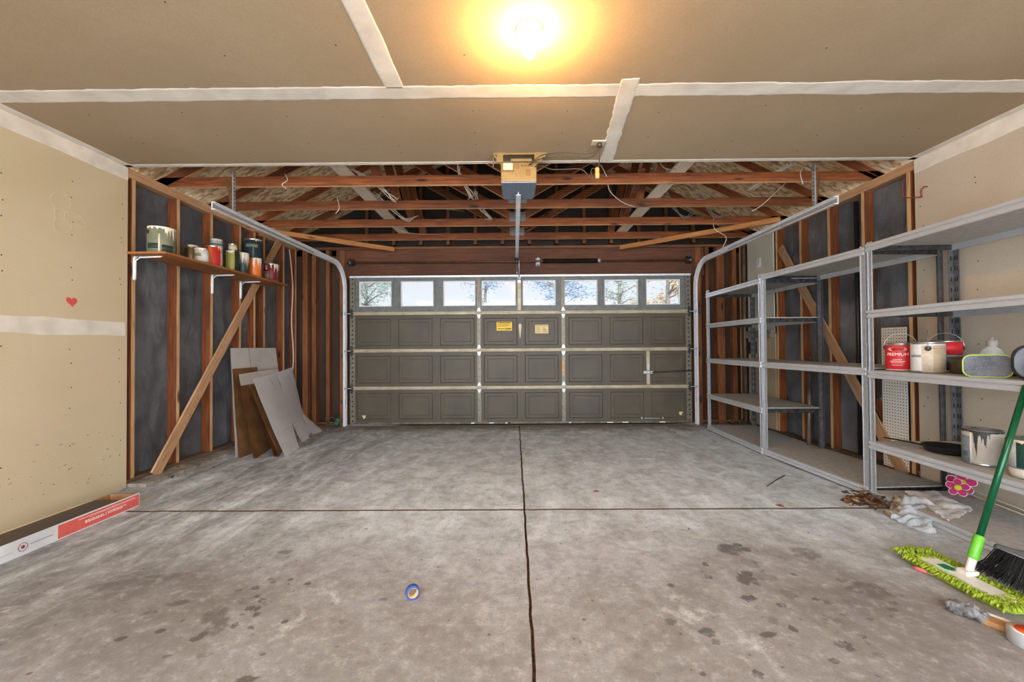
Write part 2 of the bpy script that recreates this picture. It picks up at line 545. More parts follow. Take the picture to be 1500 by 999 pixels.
# ---- drywall
def drywall(name, c1, c2, spots=None, patches=(), heart=False):
    m, nt, b = new_mat(name)
    v = coords(nt)
    n1 = noise_(nt, v, 1.1, 5, .6, .3)
    n2 = noise_(nt, v, 160, 3, .7)
    c = ramp(nt, n1, [(.3, c1), (.7, c2)])
    c = mixc(nt, ramp(nt, n2, [(.3, (.30, .30, .30, 1)), (.6, (0, 0, 0, 1))]), c, tuple(x * .55 for x in c2[:3]) + (1,))
    nt.links.new(c, b.inputs['Base Color'])
    b.inputs['Roughness'].default_value = .85
    b.inputs['Specular IOR Level'].default_value = .2
    bump_(nt, b, math_(nt, 'ADD', n2, n1), .12, .003)
    return m
DRYC = drywall('ceiling drywall paper', L(174, 155, 128), L(162, 142, 114))
DRYW = drywall('wall drywall paper', L(210, 196, 166), L(197, 182, 150))
DRYR = drywall('pale wall drywall paper', L(206, 194, 176), L(192, 178, 158))
MUD = mat('dried joint compound', L(226, 220, 208), L(206, 199, 186), rough=.8, scale=6, bump=.25, bdist=.004)
TAR = None
def tar():
    m, nt, b = new_mat('black tar paper')
    v = coords(nt)
    n1 = noise_(nt, v, 2.2, 5, .6, .6)
    n2 = noise_(nt, v, 60, 3, .7)
    c = ramp(nt, n1, [(.3, L(106, 110, 117)), (.7, L(160, 165, 172))])
    nt.links.new(c, b.inputs['Base Color'])
    b.inputs['Roughness'].default_value = .36
    b.inputs['Specular IOR Level'].default_value = .7
    w = N(nt, 'ShaderNodeMapping')
    w.inputs['Scale'].default_value = (1, 1.5, .8)
    w.inputs['Rotation'].default_value = (.5, 0, 0)
    nt.links.new(v, w.inputs['Vector'])
    n3 = noise_(nt, w.outputs[0], 3.6, 2, .45, .3)
    bump_(nt, b, math_(nt, 'ADD', n3, math_(nt, 'MULTIPLY', n2, .08)), .6, .07)
    return m
TAR = tar()

def wavy_sheet(x, y0, y1, z0, z1, amp, seed, sgn=1, ny=70, nz=70):
    bm = BM()
    vv = []
    for i in range(ny + 1):
        row = []
        for k in range(nz + 1):
            y = y0 + (y1 - y0) * i / ny
            z = z0 + (z1 - z0) * k / nz
            d = mnoise.noise((y * 2.3 + seed, z * 1.1 + y, seed)) * amp + mnoise.noise((y * 7 + z * 3, z * 4 - y * 2, seed + 5)) * amp * .45
            row.append(bm.verts.new((x + sgn * abs(d), y, z)))
        vv.append(row)
    for i in range(ny):
        for k in range(nz):
            f = bm.faces.new((vv[i][k], vv[i + 1][k], vv[i + 1][k + 1], vv[i][k + 1]))
            f.smooth = True
    bmesh.ops.solidify(bm, geom=bm.faces[:], thickness=.003)
    return bm

def ragged_strip(p0, p1, w0, w1, normal, seed, rag=.012, thick=.0022, n=60):
    """a band of joint compound with ragged edges from p0 to p1, offsets w0..w1 either side"""
    p0, p1, nrm = Vector(p0), Vector(p1), Vector(normal).normalized()
    d = (p1 - p0)
    ln = d.length
    d.normalize()
    s = nrm.cross(d)
    bm = BM()
    top, bot = [], []
    for i in range(n + 1):
        t = ln * i / n
        a = w0 + rag * (mnoise.noise((t * 3, seed, 0)) + .6 * mnoise.noise((t * 17, seed, 3)))
        b = w1 + rag * (mnoise.noise((t * 3, seed, 9)) + .6 * mnoise.noise((t * 17, seed, 12)))
        top.append((bm.verts.new(p0 + d * t + s * a), bm.verts.new(p0 + d * t + s * (a * .92 + b * .08) + nrm * thick),
                    bm.verts.new(p0 + d * t + s * (b * .92 + a * .08) + nrm * thick), bm.verts.new(p0 + d * t + s * b)))
    for a, b in zip(top, top[1:]):
        for k in range(3):
            bm.faces.new((a[k], b[k], b[k + 1], a[k + 1]))
    for e, rv in ((top[0], True), (top[-1], False)):
        bm.faces.new(e)
    return bm

# left wall
bm = BM()
box(bm, (XL - .013, YB, 0.0), (XL, YE, H))
bmo = BM()
box(bmo, (XL - .17, YB, -.02), (XL - .13, 6.1, H))
setp(obj('wall_left_exterior', bmo, DRYW), 'outer sheathing behind the left framed wall', 'wall', kind='structure')
wl = setp(obj('wall_left', bm, DRYW), 'tan unpainted drywall wall with a red heart drawn on it', 'wall', kind='structure')
obj('tar_paper', wavy_sheet(XL - .118, YE - .1, 6.04, 0.0, H, .045, 3.1), TAR, wl, label='black tar paper behind the left studs')
obj('joint_compound', ragged_strip((XL, YB, 1.277), (XL, YE - .02, 1.283), -.055, .055, (1, 0, 0), 2.0), MUD, wl, label='cream strip of joint compound')
obj('joint_compound', ragged_strip((XL, YB, H - .055), (XL, YE, H - .055), -.055, .05, (1, 0, 0), 5.0, rag=.01), MUD, wl, label='white corner strip of joint compound')
# heart and scribbled flower, drawn on the paper
HEART = plain('red crayon', L(214, 88, 84), .8)
bm = BM()
hp = []
for i in range(40):
    t = 2 * PI * i / 40
    hp.append((.0023 * 16 * math.sin(t) ** 3, .0023 * (13 * math.cos(t) - 5 * math.cos(2 * t) - 2 * math.cos(3 * t) - math.cos(4 * t))))
hp = [(x * (1 + .10 * math.sin(9 * y * 40)) - .1 * y, y * 1.05) for x, y in hp]
prism(bm, hp, 0, .0015, Matrix.Translation((XL, 2.931, 1.462)) @ Matrix(((0, 0, 1, 0), (1, 0, 0, 0), (0, 1, 0, 0), (0, 0, 0, 1))))
obj('heart_drawing', bm, HEART, wl, label='small red heart drawn on the drywall')
CHALK = plain('pale chalk line', L(212, 196, 162), .9)
bm = BM()
for cx, cz, rx, rz, tl in ((2.855, 2.155, .065, .055, .2), (2.862, 2.06, .045, .045, 0), (2.95, 2.045, .075, .055, -.5), (2.865, 1.985, .055, .055, .3), (2.975, 1.975, .045, .065, .6)):
    tube(bm, [(XL + .0012, cx + rx * math.cos(a) * math.cos(tl) - rz * math.sin(a) * math.sin(tl), cz + rx * math.cos(a) * math.sin(tl) + rz * math.sin(a) * math.cos(tl)) for a in [2 * PI * i / 28 * .97 for i in range(29)]], .0012, 4)
obj('flower_scribble', bm, CHALK, wl, label='faint chalk outline of a flower')
def screw_dimples(pts, axis, parent):
    bm = BM()
    for p in pts:
        M = Matrix.Translation(p)
        if axis == 'x+': M = M @ Matrix.Rotation(PI / 2, 4, 'Y')
        if axis == 'x-': M = M @ Matrix.Rotation(-PI / 2, 4, 'Y')
        if axis == 'z-': M = M @ Matrix.Rotation(PI, 4, 'X')
        lathe(bm, [(0, .0012), (.0035, .001), (.0048, 0)], 8, M)
    o = obj('screw_head', bm, plain('rusty screw head', L(70, 62, 54), .7, .3), parent)
    o['kind'] = 'stuff'
pts = []
for y in (3.30, 2.93, 2.52, 2.1, 1.7, 1.3):
    for z in (.30, .42, .70, .86, 1.05, 1.14, 1.62, 1.70, 1.95, 2.02, 2.2, 2.3):
        pts.append((XL, y + random.uniform(-.012, .012), z + random.uniform(-.03, .03)))
screw_dimples(pts, 'x+', wl)
# scuffs low on the left drywall
bm = BM()
for i in range(46):
    y, z = random.uniform(2.2, 3.25), random.uniform(.1, .5) ** 1.0
    l, a = random.uniform(.006, .03), random.uniform(-.4, .6)
    tube(bm, [(XL + .0006, y, z), (XL + .001, y + l * .5 * math.cos(a), z + l * .5 * math.sin(a)), (XL + .0006, y + l * math.cos(a), z + l * math.sin(a))], [.0006, random.uniform(.001, .0028), .0006], 4)
o = obj('scuff_marks', bm, plain('dark scuff', L(120, 104, 82), .9), wl)
o['kind'] = 'stuff'

# right wall
bm = BM()
box(bm, (XR, YB, 0.0), (XR + .013, YE, H))
bmo = BM()
box(bmo, (XR + .13, YB, -.02), (XR + .17, 6.1, H))
setp(obj('wall_right_exterior', bmo, DRYR), 'outer sheathing behind the right framed wall', 'wall', kind='structure')
wr = setp(obj('wall_right', bm, DRYR), 'pale drywall wall behind the steel shelving', 'wall', kind='structure')
obj('tar_paper', wavy_sheet(XR + .118, YE - .1, 6.04, 0.0, H, .045, 8.4, -1), TAR, wr, label='black tar paper behind the right studs')
obj('joint_compound', ragged_strip((XR, YB, H - .055), (XR, YE, H - .055), -.05, .06, (-1, 0, 0), 15.0, rag=.01), MUD, wr, label='white corner strip of joint compound')
pts = []
for y in (3.30, 2.93, 2.52, 2.1, 1.7):
    for z in (.30, .42, .62, .70, 1.0, 1.14, 1.5, 1.7, 1.95, 2.02, 2.2, 2.3):
        pts.append((XR, y + random.uniform(-.03, .03), z + random.uniform(-.05, .05)))
screw_dimples(pts, 'x-', wr)

# ceiling
bm = BM()
box(bm, (-3.3, YB, H), (3.4, YE, H + .014))
ce = setp(obj('ceiling', bm, DRYC), 'tan unpainted drywall ceiling with white taped joints', 'ceiling', kind='structure')
obj('joint_compound', ragged_strip((-3.15, 2.405, H), (3.24, 2.405, H), -.062, .062, (0, 0, -1), 21.0, rag=.014, n=160), MUD, ce, label='long white taped joint across the ceiling')
obj('joint_compound', ragged_strip((-.682, YB, H), (-.678, 2.36, H), -.055, .055, (0, 0, -1), 31.0, rag=.01), MUD, ce, label='white taped joint left of the lamp')
obj('joint_compound', ragged_strip((.66, 2.30, H), (.75, YE - .01, H), -.05, .05, (0, 0, -1), 41.0, rag=.016, thick=.0035), MUD, ce, label='white taped joint by the ceiling outlet')
obj('joint_compound', ragged_strip((-3.15, YE - .022, H), (3.24, YE - .022, H), -.028, .02, (0, 0, -1), 51.0, rag=.006, n=120), MUD, ce, label='thin white edge along the end of the ceiling')
obj('joint_compound', ragged_strip((-3.12, YB, H), (-3.12, YE, H), -.04, .028, (0, 0, -1), 61.0, rag=.008), MUD, ce)
obj('joint_compound', ragged_strip((3.21, YB, H), (3.21, YE, H), -.028, .04, (0, 0, -1), 71.0, rag=.008), MUD, ce)
pts = []
for x in [-2.7 + .61 * i for i in range(10)]:
    for y in (.9, 1.3, 1.62, 1.72, 2.05, 2.62, 2.9, 3.0, 3.2):
        if random.random() < .75:
            pts.append((x + random.uniform(-.03, .03), y + random.uniform(-.05, .05), H))
screw_dimples(pts, 'z-', ce)
# ------------------------------------------------------------------ bare framing of the side walls
FX_L, FX_R = XL - .012, XR + .012          # room-side faces of the studs
DUSTW = lumber('dusty sill lumber', L(74, 56, 42), L(112, 90, 70), L(140, 118, 96))
def plate(name, x0, y0, x1, y1, z0, z1, w, m, label, cat='wall plate', group=None):
    o = beam(name, (x0, y0, (z0 + z1) / 2), (x1, y1, (z0 + z1) / 2), w, z1 - z0, m)
    return setp(o, label, cat, group)

plate('top_plate', FX_L - .045, YE - .04, FX_L - .045, 6.04, H - .076, H, .09, WOODP, 'pale doubled top plate along the left framed wall', group='wall plates')
plate('top_plate', FX_R + .045, YE - .04, FX_R + .045, 6.04, H - .076, H, .09, WOODP, 'pale doubled top plate along the right framed wall', group='wall plates')
plate('sill_plate', FX_L - .045, YE + .005, FX_L - .045, 6.0, .026, .058, .09, DUSTW, 'dusty sill plate under the left studs', group='wall plates')
plate('sill_plate', FX_R + .045, YE + .005, FX_R + .045, 6.0, .026, .058, .09, DUSTW, 'dusty sill plate under the right studs behind the shelving', group='wall plates')
CURB = mat('rough concrete curb', L(168, 162, 152), L(112, 104, 94), rough=.9, scale=9, bump=.6, bdist=.01)
for nm, x0, x1, lb in (('trim_left', -3.30, -3.0, 'low rough concrete curb under the left framed wall'), ('trim_right', 3.10, 3.40, 'low rough concrete curb under the right framed wall')):
    bm = BM()
    box(bm, (x0, YE + (.01 if x0 < 0 else .0), -.01), (x1, 6.04, .026))
    bmesh.ops.subdivide_edges(bm, edges=[e for e in bm.edges if abs(e.verts[0].co.y - e.verts[1].co.y) > 1], cuts=60)
    for v in bm.verts:
        if v.co.z > 0:
            v.co.z += .006 * mnoise.noise(v.co * 6)
            if abs(v.co.x) < 3.15:
                v.co.x += .012 * mnoise.noise(v.co * 5)
    setp(obj(nm, bm, CURB), lb, 'curb', kind='structure')

def stud(x, y, z0, z1, label, grp, m=None, w=.038, d=.089, name='wall_stud'):
    """vertical 2x4, local x up"""
    o = beam(name, (x, y, z0), (x, y, z1), w, d, m or WOOD, up=(1, 0, 0))
    return setp(o, label, 'stud', grp)
Lstuds = [(3.44, 'bare wooden stud at the edge of the left drywall'),
          (3.90, 'bare wooden stud behind the large green-grey paint can'),
          (4.33, 'bare wooden stud behind the red can on the wall shelf'),
          (4.78, 'bare wooden stud behind the green drip-streaked can and third shelf bracket'),
          (5.045, 'bare wooden stud just behind the tall dark teal can'),
          (5.24, 'bare wooden stud behind the dark red can near the shelf end'),
          (5.68, 'bare wooden stud at the far end of the wall shelf'),
          (6.0, 'bare wooden corner stud at the far left of the left wall')]
for y, lb in Lstuds:
    stud(FX_L - .0445, y - .019, .056, H - .076, lb, 'studs of the left wall')
Rstuds = [(3.44, 'bare wooden stud at the edge of the right drywall beside the pegboard scrap'),
          (3.89, 'bare wooden stud on the right wall behind the double shelf posts'),
          (4.31, 'bare wooden stud in the middle of the right framed wall'),
          (4.735, 'bare wooden stud on the right wall behind the rear shelf post'),
          (5.165, 'bare dark wooden stud on the right wall next to the drywall patch'),
          (6.0, 'bare wooden corner stud at the far end of the right wall')]
for y, lb in Rstuds:
    stud(FX_R + .0445, y - .019, .056, H - .076, lb, 'studs of the right wall')

# let-in diagonal braces
o = beam('diagonal_brace', (XL + .02, 3.60, .03), (XL + .02, 5.50, 2.545), .10, .02, WOODP, up=(1, 0, 0))
setp(o, 'pale diagonal board nailed across the left studs', 'brace', 'diagonal wall braces')
o = beam('diagonal_brace', (XR - .006, 3.49, .03), (XR - .006, 5.05, 2.30), .10, .02, WOODP, up=(1, 0, 0))
setp(o, 'diagonal board nailed across the right studs behind the shelving', 'brace', 'diagonal wall braces')
o = beam('diagonal_brace', (XR + .03, 3.42, .03), (XR + .03, 3.78, .62), .09, .02, WOOD, up=(1, 0, 0))
setp(o, 'short dark board leaning by the pegboard scrap', 'board')

# drywall patch on the right wall, far bay, with its dark conduit and outlet
PATCH = drywall('patch drywall', L(206, 208, 196), L(190, 192, 180))
bm = BM()
box(bm, (XR - .004, 5.19, 1.27), (XR + .012, 5.76, H - .085))
t = setp(obj('drywall_patch', bm, PATCH), 'pale greenish drywall patch between the studs at far right', 'drywall')
PATCH2 = drywall('lower patch drywall', L(190, 174, 142), L(170, 152, 122))
bm = BM()
box(bm, (XR - .004, 5.17, .06), (XR + .012, 5.76, 1.262))
bevel(bm, .002)
setp(obj('drywall_patch', bm, PATCH2), 'tan drywall patch below the greenish one at far right', 'drywall')
o = beam('wood_ledge', (XR - .025, 5.19, 1.262), (XR - .025, 5.76, 1.262), .05, .10, mat('grey painted board', L(150, 146, 134), L(128, 122, 110), rough=.8, stretch=(1, 8, 8)))
setp(o, 'grey board ledge between the two drywall patches', 'board')
bm = BM()
box(bm, (XR - .012, 5.45, 2.14), (XR - .004, 5.53, 2.27))
bevel(bm, .003)
t = setp(obj('blank_cover_plate', bm, plain('white plastic plate', L(232, 232, 228), .4)), 'white plate on the drywall patch at far right', 'cover plate')
bm = BM()
box(bm, (XR - .0135, 5.487, 2.17), (XR - .0125, 5.493, 2.25))
obj('slot', bm, plain('black slot', L(40, 38, 36), .6), t)
bm = BM()
tube(bm, [(XR - .03, 5.80, .06), (XR - .03, 5.80, 2.52)], .022, 14)
thing1('conduit', bm, mat('grey conduit', L(120, 116, 104), L(92, 88, 80), rough=.5, metal=.3), 'grey vertical conduit beside the drywall patch', 'pipe', (XR - .03, 5.80, .06))
t = root('junction_box', 'dark metal box on the wall behind the far shelf unit', 'electrical box', (XR - .024, 5.62, 1.0))
bm = BM(); box(bm, (-.03, -.055, 0), (.02, .055, .16)); bevel(bm, .004); obj('body', bm, STEELD, t)
bm = BM(); tube(bm, [(0, 0, .16), (0, 0, .30)], .012, 10); obj('pipe_stub', bm, STEELD, t)
# dark vertical cable pipe in the second bay
bm = BM()
tube(bm, [(XR + .075, 4.02, .02), (XR + .075, 4.02, 2.5)], .02, 12)
thing1('drain_pipe', bm, plain('black iron pipe', L(44, 42, 42), .5, .4), 'black vertical pipe between the right studs', 'pipe', (XR + .075, 4.02, .02))
# leaning length of steel pipe
bm = BM()
tube(bm, [(3.06, 4.36, .02), (3.22, 4.55, .98)], .02, 14)
tube(bm, [(3.06, 4.36, .02), (3.066, 4.367, .055)], .024, 14)
thing1('steel_pipe', bm, mat('weathered pipe', L(128, 118, 104), L(92, 84, 74), rough=.5, metal=.6), 'weathered steel pipe leaning between the right studs', 'pipe', (3.06, 4.36, .02))

# pegboard scrap
def pegboard():
    m, nt, b = new_mat('white pegboard')
    v = coords(nt)
    s = N(nt, 'ShaderNodeVectorMath', operation='SCALE')
    s.inputs['Scale'].default_value = 1 / .0254
    nt.links.new(v, s.inputs[0])
    fr = N(nt, 'ShaderNodeVectorMath', operation='FRACTION')
    nt.links.new(s.outputs[0], fr.inputs[0])
    sb = N(nt, 'ShaderNodeVectorMath', operation='SUBTRACT')
    sb.inputs[1].default_value = (.5, .5, .5)
    nt.links.new(fr.outputs[0], sb.inputs[0])
    ml = N(nt, 'ShaderNodeVectorMath', operation='MULTIPLY')
    ml.inputs[1].default_value = (0, 1, 1)
    nt.links.new(sb.outputs[0], ml.inputs[0])
    ln = N(nt, 'ShaderNodeVectorMath', operation='LENGTH')
    nt.links.new(ml.outputs[0], ln.inputs[0])
    k = ramp(nt, ln.outputs['Value'], [(.17, L(40, 36, 32)), (.21, L(226, 224, 214))])
    nt.links.new(k, b.inputs['Base Color'])
    b.inputs['Roughness'].default_value = .5
    return m
bm = BM()
box(bm, (XR + .004, 3.455, .06), (XR + .0085, 3.69, 1.26))
thing1('pegboard', bm, pegboard(), 'narrow white pegboard scrap behind the paint can shelf', 'pegboard', (XR + .004, 3.455, .06))

# red coat hook on the right drywall edge
t = root('utility_hook', 'red double utility hook on the wall above the shelving', 'hook', (XR, 3.30, 2.285))
HK = plain('red vinyl', L(128, 28, 34), .4)
bm = BM()
tube(bm, smooth_path([(-.004, .0, .0), (-.02, 0, -.002), (-.12, .0, -.005), (-.145, 0, .005), (-.15, 0, .03), (-.15, 0, .13)], 5), .0042, 10)
obj('long_arm', bm, HK, t)
bm = BM()
tube(bm, smooth_path([(-.004, -.002, .0), (-.012, -.01, .01), (-.014, -.012, .05), (-.006, -.03, .07), (-.004, -.05, .062)], 5), .0042, 10)
obj('short_arm', bm, HK, t)

# ------------------------------------------------------------------ roof trusses
PLATE = mat('punched truss plate', L(170, 172, 172), L(120, 120, 118), rough=.45, metal=.8, scale=120)
def plate_bm(w, h, y):
    bm = BM()
    box(bm, (-w / 2, y - .0015, -h / 2), (w / 2, y, h / 2))
    nx, nz = int(w / .018), int(h / .022)
    for i in range(nx):
        for k in range(nz):
            x, z = -w / 2 + (i + .5) * w / nx, -h / 2 + (k + .5) * h / nz
            box(bm, (x - .0025, y - .0022, z - .006), (x + .0025, y - .0005, z + .006), mi=1)
    return bm
SLOT = plain('dark punched slot', L(38, 32, 28), .8)
truss_lab = ['nearest roof truss, just beyond the edge of the ceiling drywall', 'second roof truss beyond the ceiling drywall edge', 'third roof truss beyond the ceiling drywall edge', 'farthest roof truss, closest to the garage door']
def roof_truss(y, lab):
    t = root('roof_truss', lab, 'roof truss', (0, y, H), group='roof trusses')
    beam('bottom_chord', (-3.36, 0, .0445), (3.44, 0, .0445), .038, .089, WOOD, t)
    cx = .045
    for s in (-1, 1):
        beam('top_chord', (cx + s * 3.62, 0, -.13), (cx, 0, 1.66), .038, .089, WOOD, t)
        beam('web', (cx + s * .06, 0, .11), (cx + s * 1.47, 0, .92), .036, .089, WOOD, t)
        beam('web', (cx + s * 1.30, 0, .09), (cx + s * 1.50, 0, .90), .036, .089, WOOD, t)
    beam('king_post', (cx, 0, .089), (cx, 0, 1.63), .036, .089, WOOD, t, up=(1, 0, 0))
    obj('splice_plate', plate_bm(.20, .115, -.0195), [PLATE, SLOT], t, loc=(cx, 0, .105))
    obj('peak_plate', plate_bm(.2, .12, -.0195), [PLATE, SLOT], t, loc=(cx, 0, 1.58))
    return t
for y, lb in zip((3.80, 4.45, 5.10, 5.75), truss_lab):
    roof_truss(y, lb)
WOODM = lumber('tan lumber', L(134, 84, 40), L(176, 118, 62), L(200, 144, 84))
WOODW = lumber('whitewashed board', L(196, 180, 156), L(222, 210, 190), L(236, 228, 212))
# lengthwise boards lying on the bottom chords, diagonal wind braces
for x, lb in ((-1.53, 'long pale board laid across the trusses on the left'), (1.50, 'long pale board laid across the trusses on the right')):
    o = beam('lateral_brace', (x, 3.30, H + .089 + .010), (x, 5.98, H + .089 + .010), .14, .019, WOODW)
    setp(o, lb, 'brace', 'lateral braces on the trusses')
for x0, y0, x1, lb in ((-3.06, 5.1, -1.72, 'thin diagonal board from left wall to header under trusses'), (3.10, 4.82, 1.52, 'thin diagonal board from right wall to header under trusses')):
    o = beam('wind_brace', (x0, y0, H - .035), (x1, 5.93, H - .085), .03, .06, WOODM)
    setp(o, lb, 'brace', 'wind braces under the trusses')
# a slanting loose strip up in the roof space
o = beam('loose_strip', (1.16, 3.72, H + .10), (1.52, 5.9, H + .01 + .10), .06, .02, WOOD)
setp(o, 'loose wooden strip lying over the trusses right of centre', 'board')

# ------------------------------------------------------------------ roof deck and gable end
def osb():
    m, nt, b = new_mat('oriented strand board')
    v = coords(nt)
    st = N(nt, 'ShaderNodeMapping')
    st.inputs['Scale'].default_value = (16, 34, 16)
    nt.links.new(v, st.inputs['Vector'])
    no = N(nt, 'ShaderNodeTexNoise')
    no.inputs['Scale'].default_value = 9
    nt.links.new(v, no.inputs['Vector'])
    ad = N(nt, 'ShaderNodeVectorMath', operation='ADD')
    sc = N(nt, 'ShaderNodeVectorMath', operation='SCALE')
    sc.inputs['Scale'].default_value = 1.6
    nt.links.new(no.outputs['Color'], sc.inputs[0])
    nt.links.new(st.outputs[0], ad.inputs[0])
    nt.links.new(sc.outputs[0], ad.inputs[1])
    vo = N(nt, 'ShaderNodeTexVoronoi')
    vo.inputs['Scale'].default_value = 1.0
    nt.links.new(ad.outputs[0], vo.inputs['Vector'])
    sp = N(nt, 'ShaderNodeSeparateColor')
    nt.links.new(vo.outputs['Color'], sp.inputs[0])
    c = ramp(nt, sp.outputs[0], [(0, L(176, 138, 92)), (.3, L(220, 188, 140)), (.65, L(240, 214, 172)), (1, L(250, 236, 206))])
    c = mixc(nt, ramp(nt, vo.outputs['Distance'], [(.55, (0, 0, 0, 1)), (.9, (.5, .5, .5, 1))]), c, L(96, 64, 34))
    nt.links.new(c, b.inputs['Base Color'])
    b.inputs['Roughness'].default_value = .7
    return m
OSB = osb()
bm = BM()
for s in (-1, 1):
    a = Vector((.045 + s * 3.72, 0, H - .125))
    p = Vector((.045, 0, H + 1.725))
    nrm = Vector((s * .48, 0, .88))
    vs = []
    for y in (YB, 6.12):
        for q, k in ((a, 0), (p, 0), (p + Vector((0, 0, .02)), 0), (a + Vector((0, 0, .02)), 0)):
            vs.append(bm.verts.new((q.x, y, q.z)))
    for f in ((0, 1, 2, 3), (4, 5, 6, 7), (0, 1, 5, 4), (1, 2, 6, 5), (2, 3, 7, 6), (3, 0, 4, 7)):
        bm.faces.new([vs[i] for i in f])
setp(obj('roof_deck', bm, OSB), 'strand board roof sheathing above the trusses', 'roof', kind='structure')
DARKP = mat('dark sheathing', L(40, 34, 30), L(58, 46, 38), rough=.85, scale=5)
# gable triangles, front and rear
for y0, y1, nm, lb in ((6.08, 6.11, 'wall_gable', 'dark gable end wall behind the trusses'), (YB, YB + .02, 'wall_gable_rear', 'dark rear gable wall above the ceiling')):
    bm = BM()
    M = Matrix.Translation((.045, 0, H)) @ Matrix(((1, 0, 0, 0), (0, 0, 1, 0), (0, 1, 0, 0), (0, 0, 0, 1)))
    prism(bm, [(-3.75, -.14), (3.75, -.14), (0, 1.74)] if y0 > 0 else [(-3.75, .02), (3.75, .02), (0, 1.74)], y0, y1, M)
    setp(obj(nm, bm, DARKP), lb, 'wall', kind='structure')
for i in range(13):
    x = .23 + (i - 6) * .395
    zt = H + 1.66 - abs(x - .045) * .5
    o = stud(x, 6.045, H + .0, zt - .03, 'upright gable stud behind the trusses, one of a regular row', 'gable studs', m=WOODD, w=.05)
    o.rotation_euler.rotate_axis('X', PI / 2)

# ------------------------------------------------------------------ front wall beside and above the door
bm = BM()
box(bm, (-3.32, 6.08, -.02), (DX0 - .06, 6.11, H))
box(bm, (DX1 + .06, 6.08, -.02), (3.42, 6.11, H))
box(bm, (DX0 - .06, 6.08, 2.15), (DX1 + .06, 6.11, H))
setp(obj('wall_front', bm, mat('brown fibre sheathing', L(72, 50, 34), L(50, 36, 26), rough=.85, scale=3, stretch=(1, 1, .5))), 'dark brown sheathing beside and above the garage door', 'wall', kind='structure')
FRW = lumber('aged front framing', L(84, 46, 20), L(124, 74, 36), L(152, 98, 54))
for x, w, lb in ((-3.03, .075, 'wide bare stud left of the garage door, nearest the corner'), (-2.90, .06, 'bare stud left of the garage door, second from the corner'),
                 (-2.70, .055, 'bare stud left of the garage door, midway to the jamb'), (-2.49, .07, 'stud forming the left jamb of the garage door'),
                 (2.65, .08, 'stud forming the right jamb of the garage door'), (2.78, .05, 'bare stud right of the garage door beside the jamb'),
                 (2.97, .11, 'wide bare stud right of the garage door'), (3.17, .06, 'bare stud right of the garage door in the corner')):
    o = stud(x, 6.025, .0, H - .076, lb, 'studs beside the garage door', m=FRW, w=w)
    o.rotation_euler.rotate_axis('X', PI / 2)
o = beam('sill_plate', (-3.16, 6.02, .037), (-2.45, 6.02, .037), .09, .038, WOODD)
setp(o, 'dark sill plate left of the garage door', 'wall plate', 'wall plates')
o = beam('sill_plate', (2.62, 6.02, .037), (3.25, 6.02, .037), .09, .038, WOODD)
setp(o, 'dark sill plate right of the garage door', 'wall plate', 'wall plates')
t = root('door_header', 'dark stained wooden header beam over the garage door', 'beam', (.08, 6.0, 2.13))
beam('lower_board', (-2.66, 0.03, .10), (2.66, 0.03, .10), .08, .20, WOODD, t)
beam('upper_board', (-2.66, 0.035, .305), (2.66, 0.035, .305), .08, .205, WOODD, t)
beam('cap_plate', (-3.3, .03, .43), (3.3, .03, .43), .08, .04, WOODD, t)

# ------------------------------------------------------------------ sectional garage door
OLIVE = mat('olive painted steel', L(76, 69, 52), L(64, 57, 43), rough=.5, scale=3, bump=.12, bscale=300, bdist=.001)
FRAMEG = mat('grey window frame', L(108, 114, 112), L(88, 94, 92), rough=.5)
CREAM = mat('cream steel strut', L(182, 172, 148), L(160, 150, 126), rough=.45, metal=.2, scale=8)
STILE = mat('zinc stile', L(126, 122, 108), L(104, 100, 88), rough=.45, metal=.4, scale=40)
HOLE = plain('black hole', L(22, 20, 18), .8)
door = root('door_1', 'olive brown sectional garage door with a row of eight windows', 'garage door', (.08, YD, 0), kind='structure')
DW = 4.86
secs = [(.022, .535), (.537, 1.068), (1.07, 1.602), (1.604, 2.14)]
def panels():
    """three, two and three columns across the door"""
    out = []
    for x0, x1, n in ((-2.40, -.60, 3), (-.575, .60, 2), (.64, 2.40, 3)):
        w = (x1 - x0) / n
        for i in range(n):
            out.append((x0 + w * i + .055, x0 + w * (i + 1) - .055))
    return out
PAN = panels()
for si, (z0, z1) in enumerate(secs[:3]):
    bm = BM()
    box(bm, (-DW / 2, .004, z0), (DW / 2, .045, z1))
    for a, b_ in PAN:      # stamped panel: a step in the skin, then a raised field
        f = .05
        zz0, zz1 = z0 + .07, z1 - .07
        ring = [(a, zz0, 0), (a + .012, zz0 + .012, 1), (b_, zz1, 0)]
        o1 = [bm.verts.new(p) for p in ((a, .004, zz0), (b_, .004, zz0), (b_, .004, zz1), (a, .004, zz1))]
        o2 = [bm.verts.new(p) for p in ((a + .01, -.003, zz0 + .01), (b_ - .01, -.003, zz0 + .01), (b_ - .01, -.003, zz1 - .01), (a + .01, -.003, zz1 - .01))]
        o3 = [bm.verts.new(p) for p in ((a + f, -.003, zz0 + f), (b_ - f, -.003, zz0 + f), (b_ - f, -.003, zz1 - f), (a + f, -.003, zz1 - f))]
        o4 = [bm.verts.new(p) for p in ((a + f + .006, .0005, zz0 + f + .006), (b_ - f - .006, .0005, zz0 + f + .006), (b_ - f - .006, .0005, zz1 - f - .006), (a + f + .006, .0005, zz1 - f - .006))]
        for A, B in ((o1, o2), (o2, o3), (o3, o4)):
            for i in range(4):
                bm.faces.new((A[i], A[(i + 1) % 4], B[(i + 1) % 4], B[i]))
        bm.faces.new(o4)
    obj('door_section', bm, OLIVE, door)
